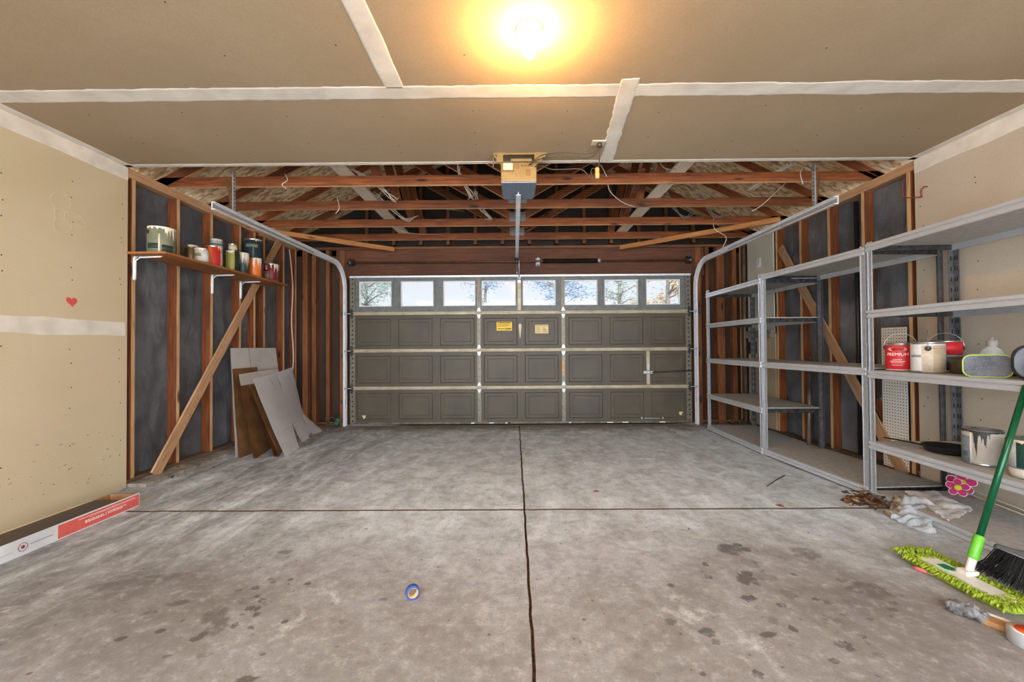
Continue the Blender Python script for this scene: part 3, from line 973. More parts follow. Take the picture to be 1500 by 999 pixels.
# top section with window openings
z0, z1 = secs[3]
bm = BM()
wz0, wz1 = 1.70, 2.075
box(bm, (-DW / 2, .004, z0), (DW / 2, .045, wz0))
box(bm, (-DW / 2, .004, wz1), (DW / 2, .045, z1))
WIN = [(a - .018, b_ + .018) for a, b_ in PAN]
WIN = [(-2.315, -1.835), (-1.715, -1.23), (-1.105, -.63), (-.555, -.05), (.035, .52), (.625, 1.12), (1.205, 1.70), (1.80, 2.30)]
xs = [-DW / 2] + [v for w in WIN for v in w] + [DW / 2]
for i in range(0, len(xs), 2):
    box(bm, (xs[i], .004, wz0), (xs[i + 1], .045, wz1))
obj('window_section', bm, FRAMEG, door)
def pane_mat():
    m, nt, b = new_mat('dusty tinted glass')
    nt.nodes.remove(b)
    out = [n for n in nt.nodes if n.type == 'OUTPUT_MATERIAL'][0]
    tr = N(nt, 'ShaderNodeBsdfTransparent')
    tr.inputs['Color'].default_value = PANE_TINT
    gl = N(nt, 'ShaderNodeBsdfGlossy')
    gl.inputs['Roughness'].default_value = .05
    fr = N(nt, 'ShaderNodeFresnel')
    mx = N(nt, 'ShaderNodeMixShader')
    nt.links.new(fr.outputs[0], mx.inputs[0])
    nt.links.new(tr.outputs[0], mx.inputs[1])
    nt.links.new(gl.outputs[0], mx.inputs[2])
    nt.links.new(mx.outputs[0], out.inputs['Surface'])
    return m
PANE_TINT = (.9, .91, .92, 1)
PANE = pane_mat()
WTRIM = plain('white window bead', L(226, 228, 230), .5)
for a, b_ in WIN:
    bm = BM()
    f = .018
    for lo, hi in (((a - .02, -.008, wz0 - .02), (b_ + .02, .006, wz0 + .006)), ((a - .02, -.008, wz1 - .006), (b_ + .02, .006, wz1 + .02)),
                   ((a - .02, -.008, wz0 + .006), (a + .006, .006, wz1 - .006)), ((b_ - .006, -.008, wz0 + .006), (b_ + .02, .006, wz1 - .006))):
        box(bm, lo, hi)
    w = obj('window_frame', bm, FRAMEG, door)
    bm = BM()
    for lo, hi in (((a + .004, .012, wz0 + .004), (b_ - .004, .03, wz0 + .02)), ((a + .004, .012, wz1 - .02), (b_ - .004, .03, wz1 - .004)),
                   ((a + .004, .012, wz0 + .02), (a + .02, .03, wz1 - .02)), ((b_ - .02, .012, wz0 + .02), (b_ - .004, .03, wz1 - .02))):
        box(bm, lo, hi)
    obj('glazing_bead', bm, WTRIM, w)
    bm = BM()
    box(bm, (a + .002, .033, wz0 + .002), (b_ - .002, .037, wz1 - .002))
    obj('pane', bm, PANE, w)
# horizontal struts over the section joints
STRUT = [(0, 0), (-.022, .004), (-.026, .010), (-.026, .018), (-.010, .022), (-.010, .030), (-.026, .034), (-.026, .044), (-.022, .05), (0, .054)]
for z in (.512, 1.045, 1.578):
    bm = BM()
    profile_x(bm, [(y - .004, z + q) for y, q in STRUT], -DW / 2 + .04, DW / 2 - .04)
    for i in range(46):
        x = -DW / 2 + .4 + i * .09
        if 10 < i % 23:
            box(bm, (x - .008, -.0312, z + .008), (x + .008, -.0298, z + .012), mi=1)
    obj('strut', bm, [CREAM, mat('strut slots', L(120, 108, 84), rough=.6)], door)
bm = BM()
profile_x(bm, [(-.004, 2.115), (-.035, 2.118), (-.037, 2.142), (.04, 2.145), (.04, 2.139)], -DW / 2, DW / 2)
obj('top_rail', bm, GALV2, door)
bm = BM()
box(bm, (-DW / 2, -.012, .022), (DW / 2, .004, .05))
for i in range(9):
    x = random.uniform(-.9, 2.3)
    box(bm, (x, -.0128, .026), (x + random.uniform(.02, .09), -.011, .040), mi=1)
obj('bottom_rail', bm, [mat('scuffed aluminium', L(112, 106, 92), L(80, 74, 62), rough=.5, metal=.4), WTRIM], door)
bm = BM()
prof_n = 40
tp = [bm.verts.new((-DW / 2 + DW * i / prof_n, .02, .024)) for i in range(prof_n + 1)]
def sealz(x):
    d = (x + DW / 2)
    if d < .75: return .018 * (1 - d / .75) ** .7 + .001
    if x > 2.2: return .008 * (x - 2.2) / .23 + .001
    return .001
btm = [bm.verts.new((v.co.x, .02, sealz(v.co.x))) for v in tp]
for i in range(prof_n):
    bm.faces.new((tp[i], tp[i + 1], btm[i + 1], btm[i]))
bmesh.ops.solidify(bm, geom=bm.faces[:], thickness=.018)
obj('rubber_seal', bm, plain('black rubber', L(28, 27, 26), .8), door)
# stiles: perforated at the ends, plain at the section seams
def stile_bm(x, z0, z1, w, holes):
    bm = BM()
    box(bm, (x - w / 2, -.010, z0), (x + w / 2, .002, z1))
    if holes:
        n = int((z1 - z0) / .062)
        for i in range(n):
            z = z0 + (i + .5) * (z1 - z0) / n
            lathe(bm, [(0, 0), (.011, 0), (.011, .002)], 10, Matrix.Translation((x, -.0105, z)) @ Matrix.Rotation(PI / 2, 4, 'X'), mi=1)
    else:
        n = int((z1 - z0) / .1)
        for i in range(n):
            z = z0 + (i + .5) * (z1 - z0) / n
            lathe(bm, [(0, 0), (.005, 0), (.005, .002)], 8, Matrix.Translation((x, -.0105, z)) @ Matrix.Rotation(PI / 2, 4, 'X'), mi=1)
    return bm
for z0, z1 in secs:
    for x, w, hl in ((-DW / 2 + .03, .075, True), (DW / 2 - .03, .075, True), (-.587, .05, False), (.617, .05, False)):
        obj('stile', stile_bm(x, z0 + .012, z1 - .012, w, hl), [STILE, HOLE], door)
obj('stile', stile_bm(-.008, 1.64, 2.13, .045, False), [CREAM, HOLE], door, label='cream operator stile between the middle windows')
def hinge_bm(x, z):
    bm = BM()
    prism(bm, [(-.028, 0), (.028, 0), (.028, .025), (.018, .052), (.009, .075), (-.009, .075), (-.018, .052), (-.028, .025)], -.018, -.011, Matrix.Translation((x, 0, z)) @ Matrix(((1, 0, 0, 0), (0, 0, 1, 0), (0, 1, 0, 0), (0, 0, 0, 1))))
    prism(bm, [(-.028, 0), (.028, 0), (.028, -.025), (.018, -.052), (.009, -.075), (-.009, -.075), (-.018, -.052), (-.028, -.025)], -.018, -.011, Matrix.Translation((x, 0, z)) @ Matrix(((1, 0, 0, 0), (0, 0, 1, 0), (0, 1, 0, 0), (0, 0, 0, 1))))
    tube(bm, [(x - .03, -.032, z), (x + .03, -.032, z)], .009, 10)
    for dz in (.035, .055, -.035, -.055):
        lathe(bm, [(0, .004), (.005, .003), (.005, 0)], 8, Matrix.Translation((x, -.018, z + dz)) @ Matrix.Rotation(PI / 2, 4, 'X'))
    return bm
for z in (.538, 1.071, 1.604):
    for x in (-.587, .617):
        obj('hinge', hinge_bm(x, z), GALV, door)
    for x, s in ((-DW / 2 + .02, -1), (DW / 2 - .02, 1)):
        h = obj('hinge', hinge_bm(x, z), STEELD, door)
        bm = BM()
        tube(bm, [(x, -.04, z), (x + s * .09, -.04, z)], .006, 8)
        lathe(bm, [(0, -.01), (.02, -.009), (.023, 0), (.02, .009), (0, .01)], 16, Matrix.Translation((x + s * .085, -.04, z)) @ Matrix.Rotation(PI / 2, 4, 'Y'))
        obj('roller', bm, GALV, h)
# wooden patch on the right seam stile
bm = BM()
box(bm, (.592, -.017, .70), (.630, -.0105, .93))
bevel(bm, .002)
obj('wood_patch', bm, WOODP, door, label='strip of bare wood on the right seam stile')
# lock bar and slide bolt
bm = BM()
box(bm, (1.795, -.016, .566), (1.845, -.004, 1.045))
bevel(bm, .003)
lk = obj('lock_stile', bm, CREAM, door, label='grey upright lock stile on the right')
bm = BM()
box(bm, (1.755, -.030, .722), (1.885, -.016, .760))
lathe(bm, [(0, .035), (.022, .03), (.028, .015), (.028, 0)], 16, Matrix.Translation((1.82, -.016, .742)) @ Matrix.Rotation(PI / 2, 4, 'X'))
box(bm, (1.805, -.026, .76), (1.835, -.016, .86))
box(bm, (1.745, -.034, .728), (1.762, -.014, .756))
bevel(bm, .0015)
obj('slide_lock', bm, GALV, lk)
bm = BM()
tube(bm, [(1.87, -.03, .738), (2.44, -.03, .762)], .009, 8)
obj('lock_rod', bm, STEELD, lk)
# labels on the middle panels
def label_part(name, x0, x1, z0, z1, m, lines, ink, lab):
    bm = BM()
    box(bm, (x0, -.0055, z0), (x1, -.0035, z1))
    o = obj(name, bm, m, door, label=lab)
    bm = BM()
    for (a, b_, c, d) in lines:
        box(bm, (x0 + (x1 - x0) * a, -.0062, z0 + (z1 - z0) * b_), (x0 + (x1 - x0) * c, -.0052, z0 + (z1 - z0) * d))
    t_ = obj('printing', bm, ink, o)
    t_['kind'] = 'stuff'
INK = plain('black print', L(44, 38, 26), .7)
INKR = plain('red brown print', L(134, 92, 40), .7)
lines = [(.06, .84, .94, .93)] + [(.06, .66, .30 + .5, .70), (.06, .56, .9, .60), (.06, .46, .72, .50)]
for i in range(9):
    lines.append((.06 + i * .055, .14, .06 + i * .055 + .035, .27))
for i in range(5):
    lines.append((.58 + i * .075, .12, .58 + i * .075 + .055, .30))
label_part('warning_label', -.335, -.115, 1.35, 1.475, plain('yellow label', L(246, 200, 32), .5), lines, INK, 'yellow warning label on the garage door')
lines = [(.05, .88, .95, .93)]
for r_ in range(7):
    lines.append((.06, .12 + r_ * .105, .06 + random.uniform(.28, .40), .15 + r_ * .105))
    lines.append((.54, .12 + r_ * .105, .54 + random.uniform(.2, .40), .15 + r_ * .105))
lines += [(.70, .20, .88, .24), (.70, .36, .88, .40)]
label_part('instruction_label', .215, .405, 1.305, 1.43, plain('cream label', L(226, 204, 150), .6), lines, INKR, 'cream instruction label on the garage door')
bm = BM()
prism(bm, [(-.004, 0), (.004, 0), (.022, .17), (.012, .205), (-.012, .205), (-.022, .17)], -.013, -.009, Matrix.Translation((.0, 0, 1.24)) @ Matrix(((1, 0, 0, 0), (0, 0, 1, 0), (0, 1, 0, 0), (0, 0, 0, 1))))
obj('handle_tag', bm, CREAM, door, label='pointed cream tag between the two labels')
for x, z, s in ((-2.245, .13, 1), (2.285, .155, -1)):
    bm = BM()
    prism(bm, [(-.028 * s, .018), (.028 * s, .022), (.03 * s, -.012), (.0, -.032), (-.012 * s, -.005)], -.0055, -.0035, Matrix.Translation((x, 0, z)) @ Matrix(((1, 0, 0, 0), (0, 0, 1, 0), (0, 1, 0, 0), (0, 0, 0, 1))))
    obj('sticker', bm, plain('torn cream sticker', L(214, 196, 150), .6), door)
bm = BM()
for x in (1.72, 2.02):
    box(bm, (x - .008, -.022, .075), (x + .008, -.004, .105))
box(bm, (1.76, -.012, .082), (1.98, -.004, .09))
obj('step_plate', bm, GALV, door)
# pull bracket where the opener arm meets the door
bm = BM()
box(bm, (-.03, -.03, 2.03), (.015, -.004, 2.12))
tube(bm, [(-.008, -.05, 2.10), (-.008, -.10, 2.24), (-.008, -.13, 2.33)], .008, 8)
tube(bm, [(-.03, -.05, 2.08), (.015, -.05, 2.08)], .008, 8)
obj('opener_arm', bm, GALV, door)

# ------------------------------------------------------------------ torsion spring
t = root('torsion_spring', 'black torsion spring on its shaft above the garage door', 'spring', (.08, 5.90, 2.335))
bm = BM(); tube(bm, [(-2.46, 0, .0), (2.46, 0, 0)], .0125, 12); obj('shaft', bm, mat('old brown shaft', L(120, 84, 60), L(84, 58, 44), rough=.5, metal=.5), t)
bm = BM()
pts = [(.33 + .78 * i / 700, .026 * math.cos(i * 2 * PI / 14), .026 * math.sin(i * 2 * PI / 14)) for i in range(701)]
tube(bm, pts, .0066, 5)
obj('coil', bm, plain('black oiled spring', L(30, 28, 27), .45, .6), t)
bm = BM(); box(bm, (.245, -.005, -.05), (.285, .085, -.035)); box(bm, (.255, .0, -.05), (.275, .09, .055)); box(bm, (.235, .075, -.055), (.295, .088, .06)); bevel(bm, .003); obj('center_bracket', bm, GALV, t)
for s in (-1, 1):
    bm = BM()
    lathe(bm, [(.014, -.03), (.05, -.03), (.055, -.02), (.04, -.012), (.04, .012), (.055, .02), (.05, .03), (.014, .03)], 24, Matrix.Translation((s * 2.40, 0, 0)) @ Matrix.Rotation(PI / 2, 4, 'Y'))
    obj('cable_drum', bm, STEELD, t)
bm = BM(); lathe(bm, [(.013, -.02), (.03, -.02), (.03, .02), (.013, .02)], 16, Matrix.Translation((1.13, 0, 0)) @ Matrix.Rotation(PI / 2, 4, 'Y')); obj('winding_cone', bm, GALV, t)

# ------------------------------------------------------------------ door tracks
def door_track(s, x, lab):
    t = root('door_track', lab, 'door track', (x, 5.92, 0), group='garage door tracks')
    prof = [(a_ * 1.25, b_ * 1.25) for a_, b_ in [(-.026, -.012), (-.026, .012), (-.022, .014), (-.020, .012), (-.020, -.007), (.020, -.007), (.020, .012), (.022, .014), (.026, .012), (.026, -.012)]]
    def sweep(path, nm):
        bm = BM()
        rings = []
        for i, p in enumerate(path):
            d = (Vector(path[min(i + 1, len(path) - 1)]) - Vector(path[max(i - 1, 0)])).normalized()
            n_ = d.cross(Vector((1, 0, 0))).normalized()
            rings.append([bm.verts.new(Vector(p) + n_ * a + Vector((-s * b_, 0, 0))) for a, b_ in prof])
        for A, B in zip(rings, rings[1:]):
            for k in range(len(prof)):
                f = bm.faces.new((A[k], A[(k + 1) % len(prof)], B[(k + 1) % len(prof)], B[k]))
        bm.faces.new(rings[0]); bm.faces.new(rings[-1])
        return obj(nm, bm, GALV2, t)
    sweep([(0, 0, .0), (0, 0, 1.95)], 'vertical_rail')
    R_ = .34
    ztop = 2.29
    sweep([(0, -R_ + R_ * math.cos(a), 1.95 + R_ * math.sin(a)) for a in [PI / 2 * i / 14 for i in range(15)]], 'curved_rail')
    sweep([(0, -R_, ztop), (0, -2.60, ztop - .015)], 'horizontal_rail')
    bm = BM()
    y = -R_ - .02
    box(bm, (s * .002, -2.60, ztop - .03), (s * .006, -.9, ztop + .0))
    obj('angle_stiffener', bm, GALV, t)
    # punched hanger up to the truss
    bm = BM()
    box(bm, (s * .02, -2.335, ztop - .03), (s * .024, -2.30, H + .07))
    box(bm, (s * .02 - (.03 if s < 0 else -.004), -2.302, ztop - .03), (s * .024 + (.0 if s < 0 else .03) , -2.298, H + .07))
    k = 0
    z = ztop
    while z < H + .05:
        lathe(bm, [(0, 0), (.006, 0), (.006, .001)], 8, Matrix.Translation((s * .022 + (.012 * s), -2.3025, z)) @ Matrix.Rotation(PI / 2, 4, 'X'), mi=1)
        lathe(bm, [(0, 0), (.006, 0), (.006, .001)], 8, Matrix.Translation((s * .0195, -2.318, z)) @ Matrix.Rotation(-s * PI / 2, 4, 'Y'), mi=1)
        z += .034
    obj('hanger', bm, [GALV, HOLE], t)
    beam('sway_brace', (s * .03, -2.29, ztop), (s * .22, -2.11, H + .09), .045, .012, mat('rusty punched angle', L(150, 118, 78), L(110, 80, 50), rough=.6, metal=.4, scale=60), t)
    for z in (.35, 1.0, 1.6):
        bm = BM()
        box(bm, (s * .0, -.02, z - .03), (s * .05, .07, z + .03))
        bevel(bm, .003)
        obj('jamb_bracket', bm, STEELD, t)
    bm = BM()
    box(bm, (s * .004, -.03, .0), (s * .012, .045, 2.05))
    n = 26
    obj('wall_angle', bm, STILE, t)
    return t
door_track(-1, -2.425, 'silver garage door track curving up the left side')
door_track(1, 2.585, 'silver garage door track curving up the right side')

# ------------------------------------------------------------------ opener
GOLD = mat('mustard enamelled steel', L(136, 120, 82), L(112, 96, 62), rough=.45, metal=.25, scale=5)
BLUEG = mat('blue grey enamel', L(118, 134, 154), L(100, 114, 134), rough=.5, metal=.2, scale=60)
t = root('door_opener', 'mustard and grey garage door opener hung at the ceiling edge', 'garage door opener', (.042, 3.17, 2.39))
bm = BM()
box(bm, (-.137, 0, .0), (.137, .36, .145)); bevel(bm, .006, 2); hs = obj('housing', bm, GOLD, t)
bm = BM()
prism(bm, [(-.134, .006), (.134, .006), (.122, .362), (-.122, .362)], -.012, .0); obj('bottom_cover', bm, BLUEG, t)
bm = BM()
box(bm, (-.12, -.008, .085), (-.045, .004, .138)); bevel(bm, .008, 2); obj('lamp_window', bm, plain('cream plastic lens', L(246, 224, 170), .35), t)
bm = BM()
box(bm, (-.128, -.003, .072), (-.037, .002, .144)); bevel(bm, .006); obj('lens_bezel', bm, plain('dark bezel', L(110, 82, 40), .5), t)
bm = BM()
for z, w in ((.128, .035), (.114, .035), (.10, .035)):
    box(bm, (-.028, -.004, z), (-.028 + w, .002, z + .006))
for x in (.025, .05, .075, .10):
    lathe(bm, [(0, .005), (.007, .005), (.008, 0)], 10, Matrix.Translation((x, -.001, .118)) @ Matrix.Rotation(PI / 2, 4, 'X'))
for z in (.04, .055, .07, .082):
    box(bm, (.055, -.003, z), (.09, .002, z + .008))
obj('terminal_block', bm, plain('brown terminals', L(122, 92, 44), .5, .3), t)
bm = BM()
box(bm, (-.20, .0, .205), (.22, .03, .219)); box(bm, (-.20, .03, .12), (-.195, .035, .21))
prism(bm, [(-.205, .216), (-.137, .13), (-.137, .155), (-.19, .216)], .012, .03, Matrix(((1, 0, 0, 0), (0, 0, 1, 0), (0, 1, 0, 0), (0, 0, 0, 1))))
prism(bm, [(.225, .216), (.137, .13), (.137, .155), (.205, .216)], .012, .03, Matrix(((1, 0, 0, 0), (0, 0, 1, 0), (0, 1, 0, 0), (0, 0, 0, 1))))
box(bm, (-.06, -.006, .15), (.10, .0, .17)); box(bm, (-.17, -.004, .145), (-.12, .01, .22)); box(bm, (.12, -.004, .145), (.18, .01, .22))
obj('hanging_bracket', bm, GOLD, t)
bm = BM()
profile_x(bm, [(-.02, -.006), (.02, -.006), (.02, 0.), (.004, 0.), (.004, .03), (-.004, .03), (-.004, 0), (-.02, 0)], 0, 2.72, Matrix.Translation((-.002, .2, -.03)) @ Matrix.Rotation(PI / 2, 4, 'Z'))
rl = obj('rail', bm, mat('white rail', L(222, 228, 236), L(206, 213, 222), rough=.35, metal=.1), t)
bm = BM()
box(bm, (-.03, 2.55, -.055), (.026, 2.68, -.026)); box(bm, (-.018, 2.63, -.10), (.014, 2.70, -.04)); bevel(bm, .004); obj('trolley', bm, STEELD, t)
bm = BM()
tube(bm, [(-.002, 2.66, -.09), (-.002, 2.66, -.22)], .0022, 6)
lathe(bm, [(0, -.02), (.008, -.018), (.01, 0), (.004, .012), (0, .014)], 10, Matrix.Translation((-.002, 2.66, -.23)))
obj('release_cord', bm, plain('pale cord', L(196, 190, 180), .6), t)

# ------------------------------------------------------------------ ceiling outlet and cords
t = root('ceiling_outlet', 'small outlet box on the ceiling right of the opener', 'outlet', (.625, 3.02, H))
bm = BM(); box(bm, (-.05, -.035, -.008), (.05, .035, 0.)); bevel(bm, .003); obj('cover', bm, plain('dusty white cover', L(206, 198, 182), .5), t)
bm = BM(); lathe(bm, [(0, -.04), (.016, -.038), (.018, -.012), (.014, -.008)], 14, Matrix.Translation((.006, -.005, 0))); obj('socket', bm, plain('brown socket', L(70, 48, 32), .5), t)
CORD = plain('brown lamp cord', L(64, 52, 40), .5)
t = root('power_cord', 'brown power cord from ceiling outlet to opener with yellow plug', 'cord', (.63, 3.015, 2.57))
def rel(pts, o):
    return [tuple(Vector(p) - Vector(o)) for p in pts]
O_ = (.63, 3.015, 2.57)
bm = BM()
tube(bm, rel(smooth_path([(.63, 3.015, 2.572), (.60, 3.02, 2.52), (.54, 3.03, 2.50), (.44, 3.04, 2.51), (.34, 3.06, 2.52), (.24, 3.08, 2.53), (.16, 3.12, 2.52), (.12, 3.165, 2.51)], 6), O_), .004, 6)
tube(bm, rel(smooth_path([(.63, 3.012, 2.57), (.59, 3.02, 2.535), (.50, 3.03, 2.53), (.40, 3.04, 2.545), (.28, 3.06, 2.55), (.20, 3.09, 2.545), (.13, 3.165, 2.52)], 6), O_), .003, 6)
obj('flex', bm, CORD, t)
bm = BM()
tube(bm, rel(smooth_path([(.632, 3.015, 2.57), (.632, 3.02, 2.50), (.62, 3.03, 2.43), (.58, 3.03, 2.42), (.57, 3.03, 2.39), (.60, 3.03, 2.33), (.62, 3.03, 2.36), (.615, 3.03, 2.40)], 6), O_), .0038, 6)
tube(bm, rel(smooth_path([(.60, 3.03, 2.33), (.56, 3.035, 2.36), (.50, 3.04, 2.42), (.38, 3.06, 2.43), (.28, 3.08, 2.44), (.22, 3.11, 2.48), (.165, 3.165, 2.50)], 6), O_), .0038, 6)
obj('drop_cord', bm, CORD, t)
bm = BM()
lathe(bm, [(0, -.04), (.012, -.04), (.016, -.03), (.018, -.005), (.015, .01), (.018, .03), (.012, .042), (0, .044)], 14, Matrix.Translation(tuple(Vector((.615, 3.03, 2.385)) - Vector(O_))))
obj('plug', bm, plain('yellow plug', L(190, 164, 96), .4), t)

# cables sagging in the roof space
WIRE = plain('white cable sheath', L(214, 206, 192), .5)
WIREG = plain('grey cable sheath', L(150, 142, 130), .5)
cab = [([(-2.1, 3.78, 2.72), (-2.07, 3.77, 2.66), (-2.12, 3.77, 2.62), (-2.08, 3.77, 2.58)], 'short white cable tail hanging at the left of the nearest truss', WIRE),
       ([(-1.9, 4.43, 2.75), (-1.87, 4.42, 2.62), (-1.91, 4.42, 2.56)], 'short white cable tail hanging from the second truss', WIRE),
       ([(-1.55, 3.78, 2.80), (-1.30, 4.0, 2.68), (-1.22, 4.2, 2.62), (-1.26, 4.43, 2.72)], 'loose white cables drooping beside the left long board', WIRE),
       ([(-1.50, 4.43, 2.80), (-1.35, 4.6, 2.66), (-1.28, 4.9, 2.63), (-1.20, 5.08, 2.72)], 'loose white cables drooping between second and third truss', WIRE),
       ([(-.52, 3.80, 2.80), (-.50, 3.9, 2.70), (-.42, 4.1, 2.62), (-.46, 4.4, 2.70)], 'white cables dropping left of the opener', WIRE),
       ([(-.40, 4.43, 2.80), (-.38, 4.6, 2.68), (-.28, 4.85, 2.62), (-.33, 5.08, 2.70)], 'white cables dropping behind the opener rail on the left', WIRE),
       ([(-1.05, 4.46, 2.72), (-.95, 4.6, 2.68), (-.75, 4.8, 2.72), (-.6, 5.0, 2.76)], 'thin grey cable slung left of the opener rail', WIREG),
       ([(.80, 3.78, 2.78), (.86, 3.79, 2.66), (.92, 3.95, 2.60), (1.10, 4.2, 2.58), (1.3, 4.42, 2.60)], 'white cable hanging in a loop right of the opener', WIRE),
       ([(1.20, 3.5, 2.74), (1.32, 3.6, 2.66), (1.5, 3.74, 2.72)], 'grey cable slung right of the yellow plug', WIREG),
       ([(1.55, 3.9, 2.74), (1.7, 4.1, 2.70), (1.9, 4.3, 2.64), (2.1, 4.43, 2.70)], 'grey cable slung beside the right long board', WIREG),
       ([(2.0, 4.43, 2.78), (2.2, 4.7, 2.66), (2.4, 4.9, 2.64), (2.62, 5.08, 2.72)], 'cluster of grey cables slung at the right', WIREG),
       ([(1.62, 4.46, 2.86), (1.8, 4.7, 2.72), (2.05, 5.0, 2.66), (2.2, 5.08, 2.74)], 'loop of cables between second and third truss at the right', WIREG),
       ([(-1.7, 5.10, 2.70), (-1.4, 5.3, 2.60), (-1.1, 5.5, 2.62), (-.9, 5.74, 2.70)], 'thin grey cable slung under the last two trusses at left', WIREG),
       ([(2.45, 5.08, 2.68), (2.47, 5.1, 2.55), (2.62, 5.12, 2.45), (2.58, 5.14, 2.32)], 'thin white cable tail hanging near the right track', WIRE),
       ([(2.72, 3.80, 2.80), (2.62, 3.78, 2.70), (2.64, 3.78, 2.58)], 'bent cable tail hanging beside the right track hanger', WIRE),
       ([(2.78, 4.2, 2.78), (2.66, 4.42, 2.62), (2.55, 4.44, 2.55)], 'long loose cable below the second truss at right', WIRE)]
for pts, lb, m in cab:
    bm = BM()
    k = 4 if 'cables' in lb else 1
    for i in range(k):
        tube(bm, smooth_path([(p[0] + random.uniform(-.03, .03) * (k > 1), p[1], p[2] + random.uniform(-.02, .02) * (k > 1)) for p in pts], 6), .004, 6)
    thing1('cable', bm, m, lb, 'cable', pts[0], group='cables in the roof space')
# foil-wrapped white duct pieces between the right trusses
bm = BM()
for i in range(3):
    tube(bm, smooth_path([(2.55 + i * .035, 3.85, 2.80), (2.47 + i * .03, 4.02, 2.75 + i * .01), (2.40 + i * .03, 4.25, 2.71)], 6), .007, 8)
thing1('cable', bm, WIRE, 'bundle of pale cables slanting above the right track', 'cable', (2.52, 3.85, 2.82))
bm = BM()
tube(bm, smooth_path([(-3.13, 5.75, 2.5), (-3.10, 5.78, 2.0), (-3.115, 5.78, 1.5), (-3.09, 5.78, 1.0), (-3.12, 5.78, .5), (-3.11, 5.78, .1)], 8), .007, 8)
thing1('cable', bm, WIRE, 'white cable running down the far left stud bay', 'cable', (-3.13, 5.75, 2.5))
# ------------------------------------------------------------------ wall shelf and its brackets
SZ = 1.915
t = root('wall_shelf', 'long brown board shelf on white brackets across the left studs', 'shelf', (FX_L, 4.25, SZ))
beam('board', (.165, 3.345 - 4.25, -.0095), (.175, 5.16 - 4.25, -.0095), .33, .019, lumber('shelf board', L(120, 72, 34), L(150, 94, 46), L(178, 118, 64), knots=False), t)
WHT = plain('white enamel', L(232, 232, 230), .4)
for y in (3.425, 4.312, 4.762):
    bm = BM()
    path = smooth_path([(.006, y - 4.25, -.22), (.006, y - 4.25, -.07), (.012, y - 4.25, -.035), (.04, y - 4.25, -.024), (.24, y - 4.25, -.023)], 5)
    w = .014
    prev = None
    for p in path:
        cur = [bm.verts.new((p.x + a * .5, p.y + b_, p.z - abs(a) * .0)) for a, b_ in ((-.006, -w), (-.006, w), (.012, w * .5), (.012, -w * .5))]
        if prev:
            for k in range(4):
                bm.faces.new((prev[k], prev[(k + 1) % 4], cur[(k + 1) % 4], cur[k]))
        else:
            bm.faces.new(cur)
        prev = cur
    bm.faces.new(prev)
    bmesh.ops.solidify(bm, geom=[], thickness=0)
    tube(bm, [(.012, y - 4.25, -.21), (.014, y - 4.25, -.06), (.05, y - 4.25, -.032), (.23, y - 4.25, -.027)], .006, 8)
    obj('bracket', bm, WHT, t)

# ------------------------------------------------------------------ paint cans
TIN = mat('tinplate', L(196, 196, 192), L(150, 150, 148), rough=.32, metal=.85, scale=14)
DRIP = plain('dried cream paint', L(232, 224, 204), .45)
def drips_bm(r, h, seed, a0, a1, z1=None, n=90, depth=.5):
    """sheet of dried paint running down from the rim with ragged tongues"""
    rnd = random.Random(seed)
    bm = BM()
    tops = []
    for i in range(n + 1):
        a = a0 + (a1 - a0) * i / n
        t_ = max(0, mnoise.noise((a * 5, seed, 0)) + .25) * depth + max(0, mnoise.noise((a * 17, seed, 5))) * depth * .9
        if i in (0, n): t_ = 0
        d = .006 + h * t_
        col = [bm.verts.new(((r + .0016) * math.cos(a), (r + .0016) * math.sin(a), h - .006 - d * k / 4)) for k in range(5)]
        tops.append(col)
    for A, B in zip(tops, tops[1:]):
        for k in range(4):
            bm.faces.new((A[k], B[k], B[k + 1], A[k + 1]))
    return bm
